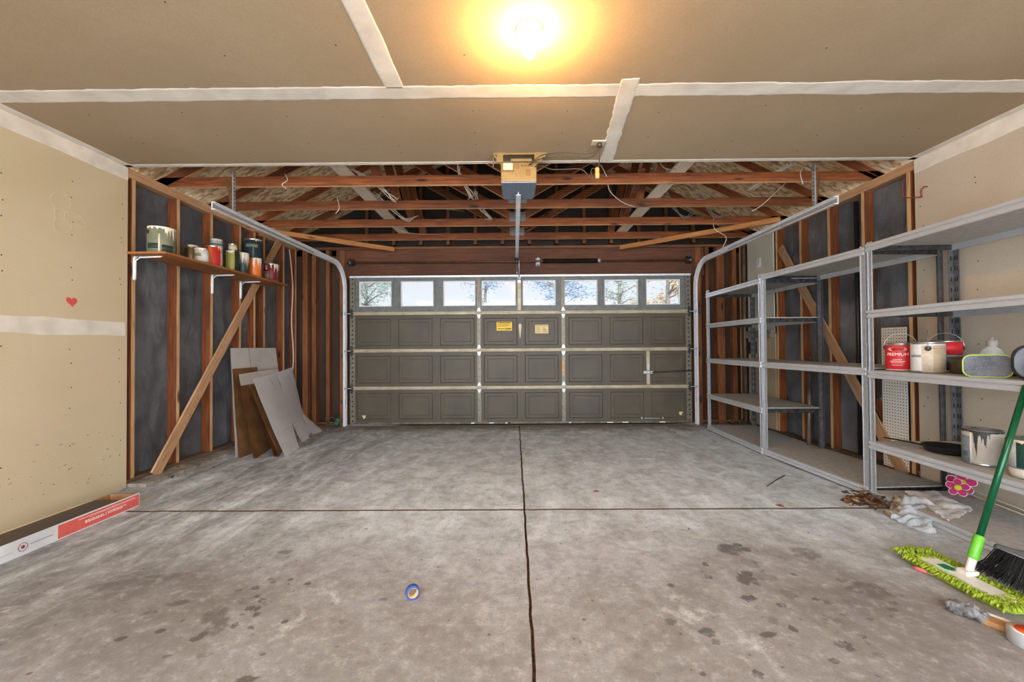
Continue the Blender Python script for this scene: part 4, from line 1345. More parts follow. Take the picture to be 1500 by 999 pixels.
def paint_can(label, at, r, h, lab_col=None, lab_a=(-PI, PI), body=None, drip=None, handle=None, lid=True, bands=(), group='paint cans', face=0., name='paint_can', cat='paint can', lid_mat=None, open_top=False):
    """bands: (a0, a1, z0, z1, colour) fractions of height, angles relative to the side facing the camera"""
    t = root(name, label, cat, at, face, group)
    bm = BM()
    lathe(bm, [(0, .004), (r * .94, .004), (r * .97, 0), (r, .003), (r, .008), (r * .985, .011), (r * .985, h - .016), (r, h - .012), (r * 1.01, h - .007), (r * 1.0, h - .003)] + ([(r * .93, h - .004), (r * .93, h * .5), (0, h * .5)] if open_top else [(r * .93, h - .002), (r * .92, h - .009), (0, h - .009)]), 40)
    obj('body', bm, body or TIN, t)
    if lab_col:
        bm = BM()
        full = lab_a[1] - lab_a[0] > 6.2
        lathe(bm, [(r * .986, .012), (r * .995, .013), (r * .995, h - .019), (r * .986, h - .018)], 40, None, lab_a[0], lab_a[1])
        pl = obj('paper_label', bm, lab_col, t)
        for a0, a1, z0, z1, c in bands:
            bm = BM()
            rr = r * .995 + .0006
            lathe(bm, [(rr - .001, z0 * h), (rr, z0 * h), (rr, z1 * h), (rr - .001, z1 * h)], max(6, int(abs(a1 - a0) * 12)), None, a0, a1)
            obj('label_panel', bm, c, pl)
    if lid and not open_top:
        bm = BM()
        lathe(bm, [(r * .90, h - .009), (r * .89, h - .001), (r * .85, h + .0005), (r * .83, h - .004), (0, h - .004)], 36)
        obj('lid', bm, lid_mat or TIN, t)
    if drip:
        for sd, a0, a1, dp, m in drip:
            obj('paint_drips', drips_bm(r, h, sd, a0, a1, depth=dp), m, t)
    if handle is not None:
        hz, swing, ang = handle   # height of ears, rise of the bail, direction of its axis
        bm = BM()
        ax = Vector((math.cos(ang), math.sin(ang), 0))
        pts = []
        for i in range(25):
            a = PI * i / 24
            pts.append(ax * (r + .006) * math.cos(a) + Vector((0, 0, hz + swing * math.sin(a))))
        tube(bm, pts, .0018, 6)
        hd = obj('wire_handle', bm, TIN, t)
        bm = BM()
        for s in (-1, 1):
            M = Matrix.Translation(ax * s * (r * .99) + Vector((0, 0, hz))) @ ax.to_track_quat('Z', 'Y').to_matrix().to_4x4()
            if s < 0:
                M = Matrix.Translation(ax * s * (r * .99) + Vector((0, 0, hz))) @ (-ax).to_track_quat('Z', 'Y').to_matrix().to_4x4()
            lathe(bm, [(.016, 0), (.016, .004), (.010, .008), (0, .008)], 18, M)
        obj('handle_ear', bm, plain('dark ear', L(58, 54, 50), .5, .3), hd)
    return t
def P(name, r, g, b, rough=.5):
    return plain(name, L(r, g, b), rough)
cDKGREEN = P('dark green paper', 40, 62, 54)
cGREYGREEN = mat('weathered green label', L(128, 130, 104), L(104, 108, 88), scale=8)
cCREAM = P('cream paper', 222, 212, 184)
fl_ = lambda x, y: math.atan2(-y, -x)     # direction from a can at x,y towards the camera
f = fl_(-2.965, 3.46)
paint_can('largest green-grey paint can with cream drips, nearest on the wall shelf', (-2.962, 3.462, SZ), .094, .222, cGREYGREEN, (-PI, PI), face=f,
          bands=[(-1.3, -.25, .15, .34, cDKGREEN), (.0, .9, .05, .30, cDKGREEN), (-.25, -.12, .02, .7, cCREAM), (-1.5, -1.3, .02, .75, cCREAM)], drip=[(3, -2.6, .5, .12, DRIP), (7, .2, 2.2, .6, DRIP)], handle=(.17, .035, 2.0))
f = fl_(-3.05, 3.9)
paint_can('small brass-coloured tin behind the grey one on the wall shelf', (-3.055, 3.90, SZ), .062, .185, mat('brass label', L(136, 110, 68), L(100, 84, 54), rough=.4, metal=.3), face=f, bands=[(-1.2, -.4, .1, .8, P('dark brown paper', 62, 50, 40))], drip=[(11, -.4, .8, .2, DRIP)])
f = fl_(-2.91, 3.85)
paint_can('small grey and white tin in front of the brass-coloured tin', (-2.912, 3.842, SZ), .056, .140, P('pale grey paper', 198, 190, 172), face=f, bands=[(.15, 1.2, .1, .85, P('white blue paper', 208, 216, 220)), (-1.2, -.1, .42, .62, P('olive grey paper', 140, 128, 104))], drip=[(5, -1.2, .6, .2, DRIP)])
f = fl_(-2.97, 4.07)
paint_can('bright red tin with an orange highlight painted on it on the wall shelf', (-2.968, 4.066, SZ), .073, .215, P('bright red label', 204, 40, 36), face=f, bands=[(-.55, -.1, .06, .92, P('orange highlight', 244, 122, 40)), (.95, 1.5, .05, .95, P('pinkish white', 232, 214, 210))], drip=[(21, .5, 1.6, .3, DRIP)])  # orange band is a highlight painted down the red side
f = fl_(-3.07, 4.25)
paint_can('silver tin standing behind the red tin on the wall shelf', (-3.075, 4.262, SZ), .056, .335, P('silvery paper', 176, 176, 168), face=f, bands=[(-1.5, 1.5, .80, .84, P('dark line', 96, 92, 84))], drip=[(31, -1.0, .9, .08, DRIP)])
f = fl_(-3.02, 4.33)
paint_can('narrow olive tin squeezed between red tin and yellow-green tin', (-3.035, 4.36, SZ), .045, .205, P('dark olive label', 84, 82, 54), face=f)
f = fl_(-2.93, 4.29)
paint_can('yellow-green tin with a cream jar on its lid', (-2.94, 4.305, SZ), .056, .222, P('yellow green label', 158, 152, 72), face=f, bands=[(.35, 1.4, .03, .97, P('dark bottle green', 44, 58, 44)), (-1.4, -1.1, .05, .9, cCREAM)], drip=[(41, -1.5, .2, .15, DRIP)])
paint_can('small cream jar standing on the yellow-green tin', (-2.945, 4.318, SZ + .224), .040, .078, P('cream jar label', 206, 194, 160), face=f, group=None, name='jar', cat='jar', bands=[(-1.2, 1.2, .6, .68, P('tan line', 168, 150, 112))])
f = fl_(-2.92, 4.45)
paint_can('dark green tin streaked with white drips on the wall shelf', (-2.925, 4.45, SZ), .056, .235, cDKGREEN, face=f, drip=[(51, -.5, 1.8, .75, DRIP), (53, .3, 1.5, .9, DRIP)])
f = fl_(-3.03, 4.79)
paint_can('tall dark teal can behind the orange one, highest on the wall shelf', (-3.035, 4.80, SZ), .092, .47, P('dark teal label', 44, 62, 68), face=f, bands=[(-.9, .5, .78, .86, P('teal grey lettering band', 122, 134, 128)), (-.05, .05, .5, .82, P('tan stripe', 150, 136, 96))], drip=[(61, .2, 1.5, .06, DRIP)], handle=(.445, .02, 1.2))
f = fl_(-2.90, 4.61)
paint_can('orange tin with white drips below the tall teal can', (-2.905, 4.625, SZ), .065, .215, P('orange tin label', 226, 112, 34), face=f, drip=[(71, .2, 1.8, .8, DRIP), (73, -.3, .05, .9, DRIP)])
f = fl_(-2.91, 4.95)
paint_can('dark red tin with white drips, farthest on the wall shelf', (-2.915, 4.955, SZ), .078, .215, P('dark red label', 112, 26, 28), face=f, bands=[(-1.3, -.3, .1, .55, P('maroon grey panel', 150, 120, 110)), (-.95, -.55, .62, .88, P('pale red ring', 204, 168, 160))], drip=[(81, .35, 1.9, .8, DRIP), (83, -.15, .05, .9, DRIP)])

# ------------------------------------------------------------------ cardboard leaning on the left wall
CARDW = mat('white faced cardboard', L(247, 248, 252), L(238, 239, 244), rough=.8, scale=4, bump=.1)
CARDB = mat('brown kraft cardboard', L(172, 126, 80), L(144, 102, 62), rough=.85, scale=6, bump=.1)
CARDG = mat('grey white cardboard', L(246, 244, 240), L(234, 232, 229), rough=.8, scale=4, bump=.08)
def sheet(tl, tr, br, bl, thick, bend=0., n=18, curl=0., edge=0.):
    tl, tr, br, bl = map(Vector, (tl, tr, br, bl))
    nrm = (tr - tl).cross(bl - tl).normalized()
    bm = BM()
    g_ = []
    for i in range(n + 1):
        u = i / n
        row = []
        for k in range(n + 1):
            v_ = k / n
            p = (tl * (1 - u) + tr * u) * (1 - v_) + (bl * (1 - u) + br * u) * v_
            p = p + nrm * (bend * math.sin(PI * v_) + curl * u * u * math.sin(PI * v_ * .9) + .004 * mnoise.noise(p * 5))
            row.append(bm.verts.new(p))
        g_.append(row)
    for i in range(n):
        for k in range(n):
            bm.faces.new((g_[i][k], g_[i + 1][k], g_[i + 1][k + 1], g_[i][k + 1]))
    bmesh.ops.solidify(bm, geom=bm.faces[:], thickness=thick)
    return bm
GC = 'flattened cardboard boxes against the left wall'
def card(nm, bms, label, at):
    t = root(nm, label, 'cardboard', at, 0, GC)
    for pn, bm, m, pl in bms:
        shift(bm, -Vector(at))
        obj(pn, bm, m, t, label=pl)
    return t
card('cardboard_sheet', [('panel', sheet((-3.115, 4.53, 1.125), (-3.115, 5.40, 1.125), (-2.88, 5.20, .0), (-2.865, 4.245, .0), .008), CARDG, None),
                         ('fold_line', sheet((-3.088, 4.80, 1.118), (-3.086, 4.806, 1.118), (-3.030, 4.770, .84), (-3.031, 4.764, .84), .003), mat('fold shade', L(168, 166, 164), L(160, 158, 156), rough=.9), None)],
     'tall white cardboard sheet standing at the back of the stack', (-2.87, 4.6, 0))
card('flattened_box', [('outer_panel', sheet((-3.035, 4.46, .90), (-3.03, 4.86, .90), (-2.80, 4.62, 0), (-2.815, 4.235, 0), .006), CARDB, None),
                       ('inner_panel', sheet((-3.05, 4.47, .90), (-3.05, 4.9, .90), (-2.82, 4.65, 0), (-2.835, 4.243, 0), .006), CARDB, None)],
     'narrow brown cardboard strip in front of the tall white sheet', (-2.82, 4.4, 0))
card('flattened_box', [('white_flap', sheet((-2.905, 4.355, .848), (-2.985, 5.22, .865), (-2.94, 5.20, .73), (-2.872, 4.338, .73), .005), CARDG, 'white-faced top flap'),
                       ('panel', sheet((-2.93, 4.365, .848), (-3.02, 5.28, .865), (-2.84, 5.05, 0), (-2.66, 4.215, 0), .007, .004), CARDB, None),
                       ('panel', sheet((-2.905, 4.350, .83), (-3.0, 5.25, .845), (-2.82, 5.05, 0), (-2.635, 4.208, 0), .006, .004), CARDB, None)],
     'brown flattened box with a white top edge in the middle of the stack', (-2.66, 4.4, 0))
card('flattened_box', [('panel', sheet((-2.735, 4.28, .69), (-2.83, 4.62, .70), (-2.62, 4.62, 0), (-2.475, 4.262, 0), .005, -.01), CARDB, None),
                       ('panel', sheet((-2.70, 4.275, .62), (-2.80, 4.62, .64), (-2.60, 4.62, 0), (-2.455, 4.262, 0), .005, -.01), CARDB, None),
                       ('flap', sheet((-2.60, 4.268, .38), (-2.70, 4.60, .38), (-2.57, 4.60, 0), (-2.43, 4.256, 0), .005, -.006), CARDB, None)],
     'thin brown cardboard pieces tucked behind the big white sheet', (-2.48, 4.4, 0))
# the big front sheet: two leaves with a slit, a crease near the foot, curled towards the door
tl, tr, br, bl = (-2.745, 4.33, .80), (-3.00, 5.60, .885), (-2.56, 5.50, .0), (-2.36, 4.26, .0)
def lerp(a, b, t_): return tuple(Vector(a).lerp(Vector(b), t_))
sl_t, sl_b = lerp(tl, tr, .52), lerp(bl, br, .50)
def slit_sheet():
    """one big sheet, split at the top and at the foot, its door-side edge curling out over the floor"""
    Lc = smooth_path([(-2.735, 4.315, .80), (-2.60, 4.29, .50), (-2.48, 4.275, .24), (-2.36, 4.26, .004)], 8)
    Mc = smooth_path([(-2.865, 4.965, .826), (-2.775, 4.955, .60), (-2.62, 4.85, .28), (-2.43, 4.70, .004)], 8)
    Rc = smooth_path([(-2.995, 5.57, .865), (-2.93, 5.58, .56), (-2.84, 5.58, .25), (-2.58, 5.56, .012)], 8)
    nv = len(Lc)
    bm = BM()
    def gap(k):
        v_ = k / (nv - 1)
        return max(0, (.32 - v_) / .32) * .022 + max(0, (v_ - .70) / .30) * .06
    half = 10
    g_ = {}
    for k in range(nv):
        v_ = k / (nv - 1)
        for side in (0, 1):
            A, B = (Lc[k], Mc[k]) if side == 0 else (Mc[k], Rc[k])
            d = (B - A)
            for i in range(half + 1):
                u = i / half
                p = A.lerp(B, u) + Vector((.010 * math.sin(PI * u) + .003 * mnoise.noise(A.lerp(B, u) * 6), 0, 0))
                if side == 0 and i == half: p = p - d.normalized() * gap(k)
                if side == 1 and i == 0: p = p + d.normalized() * gap(k) + Vector((0, 0, .03 * max(0, (v_ - .7) / .3)))
                if side == 0 and i == half and gap(k) == 0: g_[(k, 0, i)] = bm.verts.new(p); continue
                if side == 1 and i == 0 and gap(k) == 0: g_[(k, 1, 0)] = g_[(k, 0, half)]; continue
                g_[(k, side, i)] = bm.verts.new(p)
    for k in range(nv - 1):
        for side in (0, 1):
            for i in range(half):
                bm.faces.new((g_[(k, side, i)], g_[(k, side, i + 1)], g_[(k + 1, side, i + 1)], g_[(k + 1, side, i)]))
    bmesh.ops.solidify(bm, geom=bm.faces[:], thickness=.006)
    return bm
tl, tr, br, bl = (-2.735, 4.315, .80), (-2.995, 5.57, .865), (-2.58, 5.56, .012), (-2.36, 4.26, .004)
t = card('cardboard_sheet', [('panel', slit_sheet(), CARDW, None)], 'big white cardboard sheet leaning in front, slit at top and bottom', (-2.45, 4.9, 0))
bm = BM()
def on_sheet(u, v_, off=.008):
    p = Vector(tl).lerp(Vector(tr), u).lerp(Vector(bl).lerp(Vector(br), u), v_)
    n_ = (Vector(tr) - Vector(tl)).cross(Vector(bl) - Vector(tl)).normalized()
    if n_.x < 0: n_ = -n_
    return p + n_ * (off + .012) - Vector((-2.45, 4.9, 0))
CRE = mat('crease shade', L(188, 186, 186), L(178, 176, 176), rough=.9)
bm = BM(); tube(bm, [on_sheet(.0, .72, .006), on_sheet(.25, .72, .006), on_sheet(.49, .70, .006)], .0022, 5); obj('crease', bm, CRE, t)
bm = BM()
for (u, v_, STK) in ((.64, .33, .012), (.66, .66, -.004)):
    a, b_, c, d = on_sheet(u, v_, STK), on_sheet(u + .05, v_, STK), on_sheet(u + .05, v_ + .13, STK), on_sheet(u, v_ + .13, STK)
    q = [bm.verts.new(p) for p in (a, b_, c, d)]
    bm.faces.new(q)
bmesh.ops.solidify(bm, geom=bm.faces[:], thickness=.002)
obj('paper_sticker', bm, plain('white sticker', L(226, 226, 224), .6), t)
bm = BM()
for i in range(14):
    u, v_ = .30 + random.uniform(-.03, .03), .15 + random.uniform(-.06, .06)
    tube(bm, [on_sheet(u, v_, .0065), on_sheet(u + random.uniform(-.03, .03), v_ + random.uniform(-.05, .05), .0065)], random.uniform(.001, .003), 4)
o = obj('smudge', bm, plain('grey smudge', L(188, 186, 188), .9), t); o['kind'] = 'stuff'

def crumple(cx, cy, sx, sy, h, seed, rot=0., n=36, thick=.0012, freq=7., z0=.004):
    bm = BM()
    g_ = []
    cr, sr = math.cos(rot), math.sin(rot)
    for i in range(n + 1):
        row = []
        for k in range(n + 1):
            u, v_ = i / n * 2 - 1, k / n * 2 - 1
            e = 1 + .16 * mnoise.noise((u * 2 + seed, v_ * 2, seed))
            x, y = u * sx * e, v_ * sy * e
            d = max(abs(u), abs(v_))
            z = z0 + h * max(0, (1 - d ** 3)) * (.5 + .5 * mnoise.noise((u * 1.3, v_ * 1.3, seed))) + h * .55 * abs(mnoise.noise((u * freq * .5, v_ * freq * .5, seed + 3))) + h * .2 * abs(mnoise.noise((u * freq, v_ * freq, seed + 9)))
            row.append(bm.verts.new((cx + x * cr - y * sr, cy + x * sr + y * cr, z)))
        g_.append(row)
    for i in range(n):
        for k in range(n):
            bm.faces.new((g_[i][k], g_[i + 1][k], g_[i + 1][k + 1], g_[i][k + 1]))
    bmesh.ops.solidify(bm, geom=bm.faces[:], thickness=thick)
    return bm
thing1('crumpled_paper', crumple(-2.52, 5.02, .10, .36, .06, 12., .12), mat('grey newsprint', L(196, 190, 184), L(150, 142, 136), rough=.8, scale=18), 'crumpled white paper at the foot of the leaning cardboard', 'paper', (-2.52, 5.02, 0))
t = root('hose_fitting', 'small green hose fitting on the floor by the left track', 'hose fitting', (-2.53, 5.86, .038))
bm = BM(); lathe(bm, [(0, 0), (.03, .0), (.035, .02), (.03, .06), (.038, .065), (.036, .09), (0, .095)], 16, Matrix.Rotation(.5, 4, 'Y')); obj('body', bm, plain('dull green plastic', L(64, 108, 82), .5), t)
bm = BM(); tube(bm, smooth_path([(0, 0, .07), (-.06, .0, .10), (-.10, -.04, .05), (-.06, -.08, .02), (.02, -.06, .0)], 5), .010, 8); obj('hose_tail', bm, plain('dark green hose', L(40, 60, 46), .5), t)

# ------------------------------------------------------------------ flooring carton on the floor at left
CARTON = mat('white printed carton', L(216, 218, 220), L(198, 200, 204), rough=.6, scale=5)
KRAFT = CARDB
bx0, bx1, by0, by1, bh = -2.90, -2.69, 1.15, 2.968, .094
t = root('flooring_carton', 'long white and red flooring carton lying open along the left wall', 'box', (-2.80, 2.1, 0))
def rb(lo, hi):
    bm = BM(); box(bm, lo, hi); shift(bm, (2.80, -2.1, 0)); return bm
obj('front_side', rb((bx1 - .004, by0, 0.001), (bx1, by1, bh)), CARTON, t)
obj('back_side', rb((bx0, by0, 0.001), (bx0 + .004, by1, bh - .01)), KRAFT, t)
obj('base', rb((bx0 + .004, by0, 0.001), (bx1 - .004, by1, .005)), KRAFT, t)
obj('end_flap', rb((bx0 + .004, by1 - .006, .005), (bx1 - .004, by1 - .002, bh - .008)), KRAFT, t, label='brown cardboard end of the carton')
bm = BM(); box(bm, (bx0 - .014, by0, bh - .012), (bx0 + .0, by1 - .12, bh - .008)); shift(bm, (2.80, -2.1, 0)); obj('back_flap', bm, mat('cream carton liner', L(220, 206, 174), L(206, 190, 158), rough=.7), t)
PLK = mat('dark brown plank', L(74, 58, 52), L(58, 46, 42), rough=.5, scale=3, stretch=(14, 1, 1))
bm = BM(); box(bm, (bx0 + .008, by0, .006), (bx1 - .008, by1 - .12, .085)); bevel(bm, .002)
setp(obj('flooring_planks', bm, PLK), 'dark brown flooring planks lying inside the white and red carton', 'flooring planks')
bm = BM(); box(bm, (bx1 - .0006, 2.437, .008), (bx1 + .0008, by1 - .006, bh - .008)); shift(bm, (2.80, -2.1, 0)); rp = obj('red_panel', bm, plain('faded red print', L(212, 96, 86), .6), t, label='faded red printed panel')
PRW = plain('white print', L(240, 232, 230), .6); PRG = plain('grey print', L(150, 152, 158), .6)
bm = BM()
y = 2.60
for (y0, y1, z) in ((2.59, 2.70, .045), (2.59, 2.71, .036), (2.735, 2.86, .047), (2.735, 2.84, .038)):
    yy = y0
    while yy < y1:
        w = random.uniform(.006, .018)
        box(bm, (bx1 + .0008, yy, z), (bx1 + .0014, yy + w, z + .0055)); yy += w + .004
box(bm, (bx1 + .0008, 2.722, .03), (bx1 + .0014, 2.724, .054))
box(bm, (bx1 + .0008, 2.55, .071), (bx1 + .0014, 2.93, .074)); box(bm, (bx1 + .0008, 2.62, .064), (bx1 + .0014, 2.94, .0655))
shift(bm, (2.80, -2.1, 0)); o = obj('printing', bm, PRW, rp); o['kind'] = 'stuff'
bm = BM()
MX = Matrix.Translation((bx1 + 2.80 + .0012, 2.262 - 2.1, .046)) @ Matrix.Rotation(PI / 2, 4, 'Y')
lathe(bm, [(.020, -.0006), (.020, .0006), (.0225, .0006), (.0225, -.0006)], 28, MX)
lathe(bm, [(0, .0006), (.010, .0006), (.010, -.0006)], 6, MX)
obj('round_logo', bm, plain('dull red logo', L(146, 62, 60), .6), t)
bm = BM()
yy = 2.30
while yy < 2.41:
    w = random.uniform(.006, .014)
    box(bm, (bx1, yy, .043), (bx1 + .0008, yy + w, .050)); yy += w + .003
yy = 2.10
while yy < 2.22:
    w = random.uniform(.02, .03)
    box(bm, (bx1, yy, .036), (bx1 + .0008, yy + w, .038)); yy += w + .004
shift(bm, (2.80, -2.1, 0)); o = obj('printing', bm, PRG, t); o['kind'] = 'stuff'

# ------------------------------------------------------------------ roll of tape
t = root('tape_roll', 'roll of blue painter\'s tape standing on the concrete floor', 'tape', (-.462, 1.86, .031), .35)
RM = Matrix.Rotation(PI / 2, 4, 'X') @ Matrix.Rotation(.1, 4, 'Y')
bm = BM(); lathe(bm, [(.0225, -.012), (.030, -.012), (.0308, -.010), (.0308, .010), (.030, .012), (.0225, .012), (.0225, -.012)], 40, RM); obj('tape', bm, plain('blue crepe tape', L(48, 78, 142), .6), t)
bm = BM(); lathe(bm, [(.0205, -.0115), (.0225, -.0115), (.0225, .0115), (.0205, .0115), (.0205, -.0115)], 40, RM); obj('core', bm, plain('tan tape core', L(214, 164, 104), .7), t)

# ------------------------------------------------------------------ steel shelving units
BOARD = mat('grey particle board', L(186, 184, 180), L(164, 162, 158), rough=.8, scale=30, bump=.08)
EDGE = mat('zinc shelf beam', L(218, 222, 226), L(208, 212, 217), rough=.3, metal=.45, scale=10)
REARP = mat('dull rear upright', L(120, 120, 122), L(92, 92, 94), rough=.4, metal=.5, scale=20)
def beam_prof():
    return [(0, 0), (-.014, .001), (-.016, .005), (-.016, .023), (-.014, .025), (-.003, .026), (-.003, .034), (-.014, .035), (-.016, .037), (-.016, .052), (-.013, .056), (0, .056)]
def shelving(p0, p1, depth, hpost, levels, label):
    p0, p1 = Vector(p0), Vector(p1)
    ln = (p1 - p0).length
    ang = math.atan2(p1.y - p0.y, p1.x - p0.x)
    t = root('steel_shelving', label, 'shelving unit', (p0.x, p0.y, 0), ang, 'steel shelving units along the right wall')
    W_, T_ = .042, .0022
    for x, sx in ((0, 1), (ln, -1)):
        for y, sy in ((0, -1), (-depth, 1)):
            bm = BM()
            xa, xb = sorted((x, x + sx * W_)); ya, yb = sorted((y, y + sy * .036))
            fx = sorted((x, x + sx * T_)); fy = sorted((y, y + sy * T_))
            box(bm, (xa, fy[0], 0), (xb, fy[1], hpost))          # flange facing the room / wall
            box(bm, (fx[0], ya, 0), (fx[1], yb, hpost))          # side flange
            # rolled rib down the middle of the front flange
            yo = fy[1] if sy < 0 else fy[0]
            r0 = sorted((yo, yo - sy * .004))
            box(bm, (x + sx * .004 - .003, r0[0], .003), (x + sx * .004 + .003, r0[1], hpost - .003))
            box(bm, (xb - .003 if sx > 0 else xa, r0[0], .003), (xb if sx > 0 else xa + .003, r0[1], hpost - .003))
            post = obj('post', bm, GALV if sy < 0 else REARP, t)
            bm = BM()
            nz = int(hpost / .076)
            for i in range(nz):
                z = .05 + i * .076
                s0 = sorted((x + sx * T_, x + sx * (T_ + .0005)))
                box(bm, (s0[0], y + sy * .018 - .004, z), (s0[1], y + sy * .018 + .004, z + .03))
                if sy > 0:
                    for q in (.014, .030):
                        xx = x + sx * q
                        box(bm, (xx - .003, fy[1], z), (xx + .003, fy[1] + .0005, z + .03))
            o = obj('slots', bm, HOLE, post); o['kind'] = 'stuff'
    for z in levels:
        bm = BM()
        box(bm, (.006, -depth + .012, z - .013), (ln - .006, -.012, z))
        sh = obj('shelf', bm, BOARD, t)
        bm = BM()
        profile_x(bm, [(-.001 - y_ * -1 * -1 if False else -.017 - y_ - .0, z - .056 + q) for y_, q in beam_prof()], .0025, ln - .0025, Matrix.Translation((0, .016, 0)))
        obj('front_beam', bm, EDGE, sh)
        bm = BM()
        profile_x(bm, [(-depth + .001 - (-.016) + y_, z - .056 + q) for y_, q in beam_prof()], .0025, ln - .0025, Matrix.Translation((0, 0, 0)))
        obj('rear_beam', bm, EDGE, sh)
        for x in (.0025, ln - .012):
            bm = BM()
            box(bm, (x, -depth + .02, z - .05), (x + .0095, -.02, z - .008))
            obj('end_beam', bm, STEELD, sh)
    return t
DEP = .60
shelving((2.516, 4.243), (2.545, 5.50), DEP, 1.845, (1.80, 1.40, .945, .48, .07), 'steel shelving unit farthest from the camera, five close-set shelves')
shelving((2.590, 3.070), (2.528, 4.238), DEP, 1.85, (1.835, .945, .07), 'middle steel shelving unit with only three wide-set empty shelves')
shelving((2.538, 1.84), (2.592, 3.055), DEP, 1.865, (1.85, 1.365, .93, .415, .058), 'nearest steel shelving unit holding paint cans and a skillet')
# ------------------------------------------------------------------ things on the nearest shelving unit
S3, S4 = .931, .416
fc = lambda x, y: math.atan2(-y, -x)
RED = P('red premium label', 206, 36, 44)
t = paint_can('red paint can with PREMIUM lettering on the middle right shelf', (2.728, 2.952, S3), .083, .197, RED, face=fc(2.728, 2.952), handle=(.165, .10, 1.75), group='paint cans on the steel shelving',
              bands=[(-1.2, 1.2, .03, .06, P('pale pink rule', 236, 200, 196))])
WP = plain('white lettering', L(244, 240, 236), .5)
bm = text_bm('PREMIUM', .030, .0004)
bm2 = text_bm('interior', .016, .0004)
for b_, dz in ((bm, .115), (bm2, .080)):
    xform(b_, Matrix.Translation((-.018, dz, .0003)))
    wrap(b_, .0832, 0)
join_bm(bm, bm2)
for z, w in ((.066, .5), (.056, .42), (.040, .34)):
    lathe(bm, [(.083, z), (.0835, z), (.0835, z + .003), (.083, z + .003)], 12, None, -.22 - w, -.22 + w)
obj('lettering', bm, WP, t, label='white PREMIUM lettering')
bm = BM()
pts = [(.052 * math.cos(2 * PI * i / 30), .016 * math.sin(2 * PI * i / 30)) for i in range(30)]
prism(bm, pts, 0, .0004); bmesh.ops.subdivide_edges(bm, edges=bm.edges[:], cuts=1)
for v in bm.verts: v.co.x -= .018; v.co.y += .152
wrap(bm, .0832, 0)
ov = obj('oval_badge', bm, plain('silver badge', L(206, 198, 196), .5), t)
bm = text_bm('Glidden', .024, .0003); xform(bm, Matrix.Translation((-.018, .152, .0008))); wrap(bm, .0832, 0)
obj('lettering', bm, plain('dark red lettering', L(92, 24, 30), .5), ov)

t = paint_can('white and tan paint can in front, with black handle ear', (2.705, 2.735, S3), .084, .203, P('white can paper', 222, 222, 222), face=fc(2.705, 2.735), handle=(.158, .118, 0.02), group='paint cans on the steel shelving',
              bands=[(-.35, .25, .02, .98 - .10, P('tan text panel', 206, 192, 170)), (.27, 1.45, .02, .88, P('beige text panel', 196, 176, 148)), (-1.2, -.37, .50, .58, P('grey blue bar', 150, 158, 168))])
bm = BM()
for k in range(14):
    z = .02 + k * .0105
    lathe(bm, [(.084, z), (.0846, z), (.0846, z + .002), (.084, z + .002)], 10, None, .34, .34 + random.uniform(.7, 1.0))
    if k < 9: lathe(bm, [(.084, z), (.0846, z), (.0846, z + .002), (.084, z + .002)], 6, None, -.28, -.28 + random.uniform(.3, .45))
o = obj('printing', bm, plain('taupe print', L(156, 140, 118), .6), t); o['kind'] = 'stuff'
paint_can('red and black paint can half hidden behind the white can', (2.885, 2.80, S3), .083, .21, P('black can paper', 54, 50, 48), face=fc(2.885, 2.80), handle=(.16, .10, 1.5), group='paint cans on the steel shelving',
          bands=[(-1.5, 1.5, .56, .95, RED), (-1.5, 1.5, .50, .53, P('grey rule', 150, 146, 140)), (.3, 1.3, .2, .24, P('pale rule', 170, 166, 160))])
# low dark tin
t = root('storage_tin', 'low dark brown tin between the red-black can and the grey pouch', 'tin', (2.80, 2.60, S3))
bm = BM(); lathe(bm, [(0, .002), (.062, .002), (.066, .006), (.066, .075), (.064, .078)], 32); obj('body', bm, mat('dark brown tin', L(74, 62, 46), L(52, 44, 34), rough=.5, metal=.2), t)
bm = BM(); lathe(bm, [(.0665, .068), (.0675, .07), (.0675, .088), (.064, .091), (0, .092)], 32); obj('lid', bm, mat('dark green tin lid', L(70, 76, 54), L(50, 54, 40), rough=.45, metal=.2), t)

def rounded(w, h, r, n=8):
    out = []
    for cx, cy, a0 in ((w / 2 - r, h / 2 - r, 0), (-w / 2 + r, h / 2 - r, PI / 2), (-w / 2 + r, -h / 2 + r, PI), (w / 2 - r, -h / 2 + r, 3 * PI / 2)):
        for i in range(n + 1):
            a = a0 + PI / 2 * i / n
            out.append((cx + r * math.cos(a), cy + r * math.sin(a)))
    return out
def speckle():
    m, nt, b = new_mat('speckled grey fabric')
    v = coords(nt)
    n1 = noise_(nt, v, 260, 2)
    n2 = noise_(nt, v, 12, 3)
    c = ramp(nt, n2, [(.3, L(74, 78, 86)), (.7, L(112, 116, 126))])
    nt.links.new(mixc(nt, ramp(nt, n1, [(.62, (0, 0, 0, 1)), (.68, (.8, .8, .8, 1))]), c, L(190, 194, 200)), b.inputs['Base Color'])
    b.inputs['Roughness'].default_value = .7
    return m
LIME = plain('lime piping', L(172, 206, 92), .5)
def pouch(at, w, h, d, ang, label, m, nm='pouch', cat='pouch'):
    t = root(nm, label, cat, at, ang)
    T = Matrix.Translation((0, 0, h / 2)) @ Matrix.Rotation(PI / 2, 4, 'X')
    bm = BM(); prism(bm, rounded(w, h, h * .3), -d / 2, d / 2, T); bevel(bm, .004, 2); obj('body', bm, m, t)
    for z in (-d / 2, d / 2):
        bm = BM()
        pts = [T @ Vector((x, y, z)) for x, y in rounded(w * 1.0, h * 1.0, h * .3)]
        tube(bm, pts + [pts[0]], .0035, 6, cap=False); obj('piping', bm, LIME, t)
    return t
va = math.atan2(-2.36, -2.66) + PI / 2
pouch((2.66, 2.355, S3 + .001), .185, .122, .07, va, 'grey speckled pouch with lime green piping on the middle right shelf', speckle())
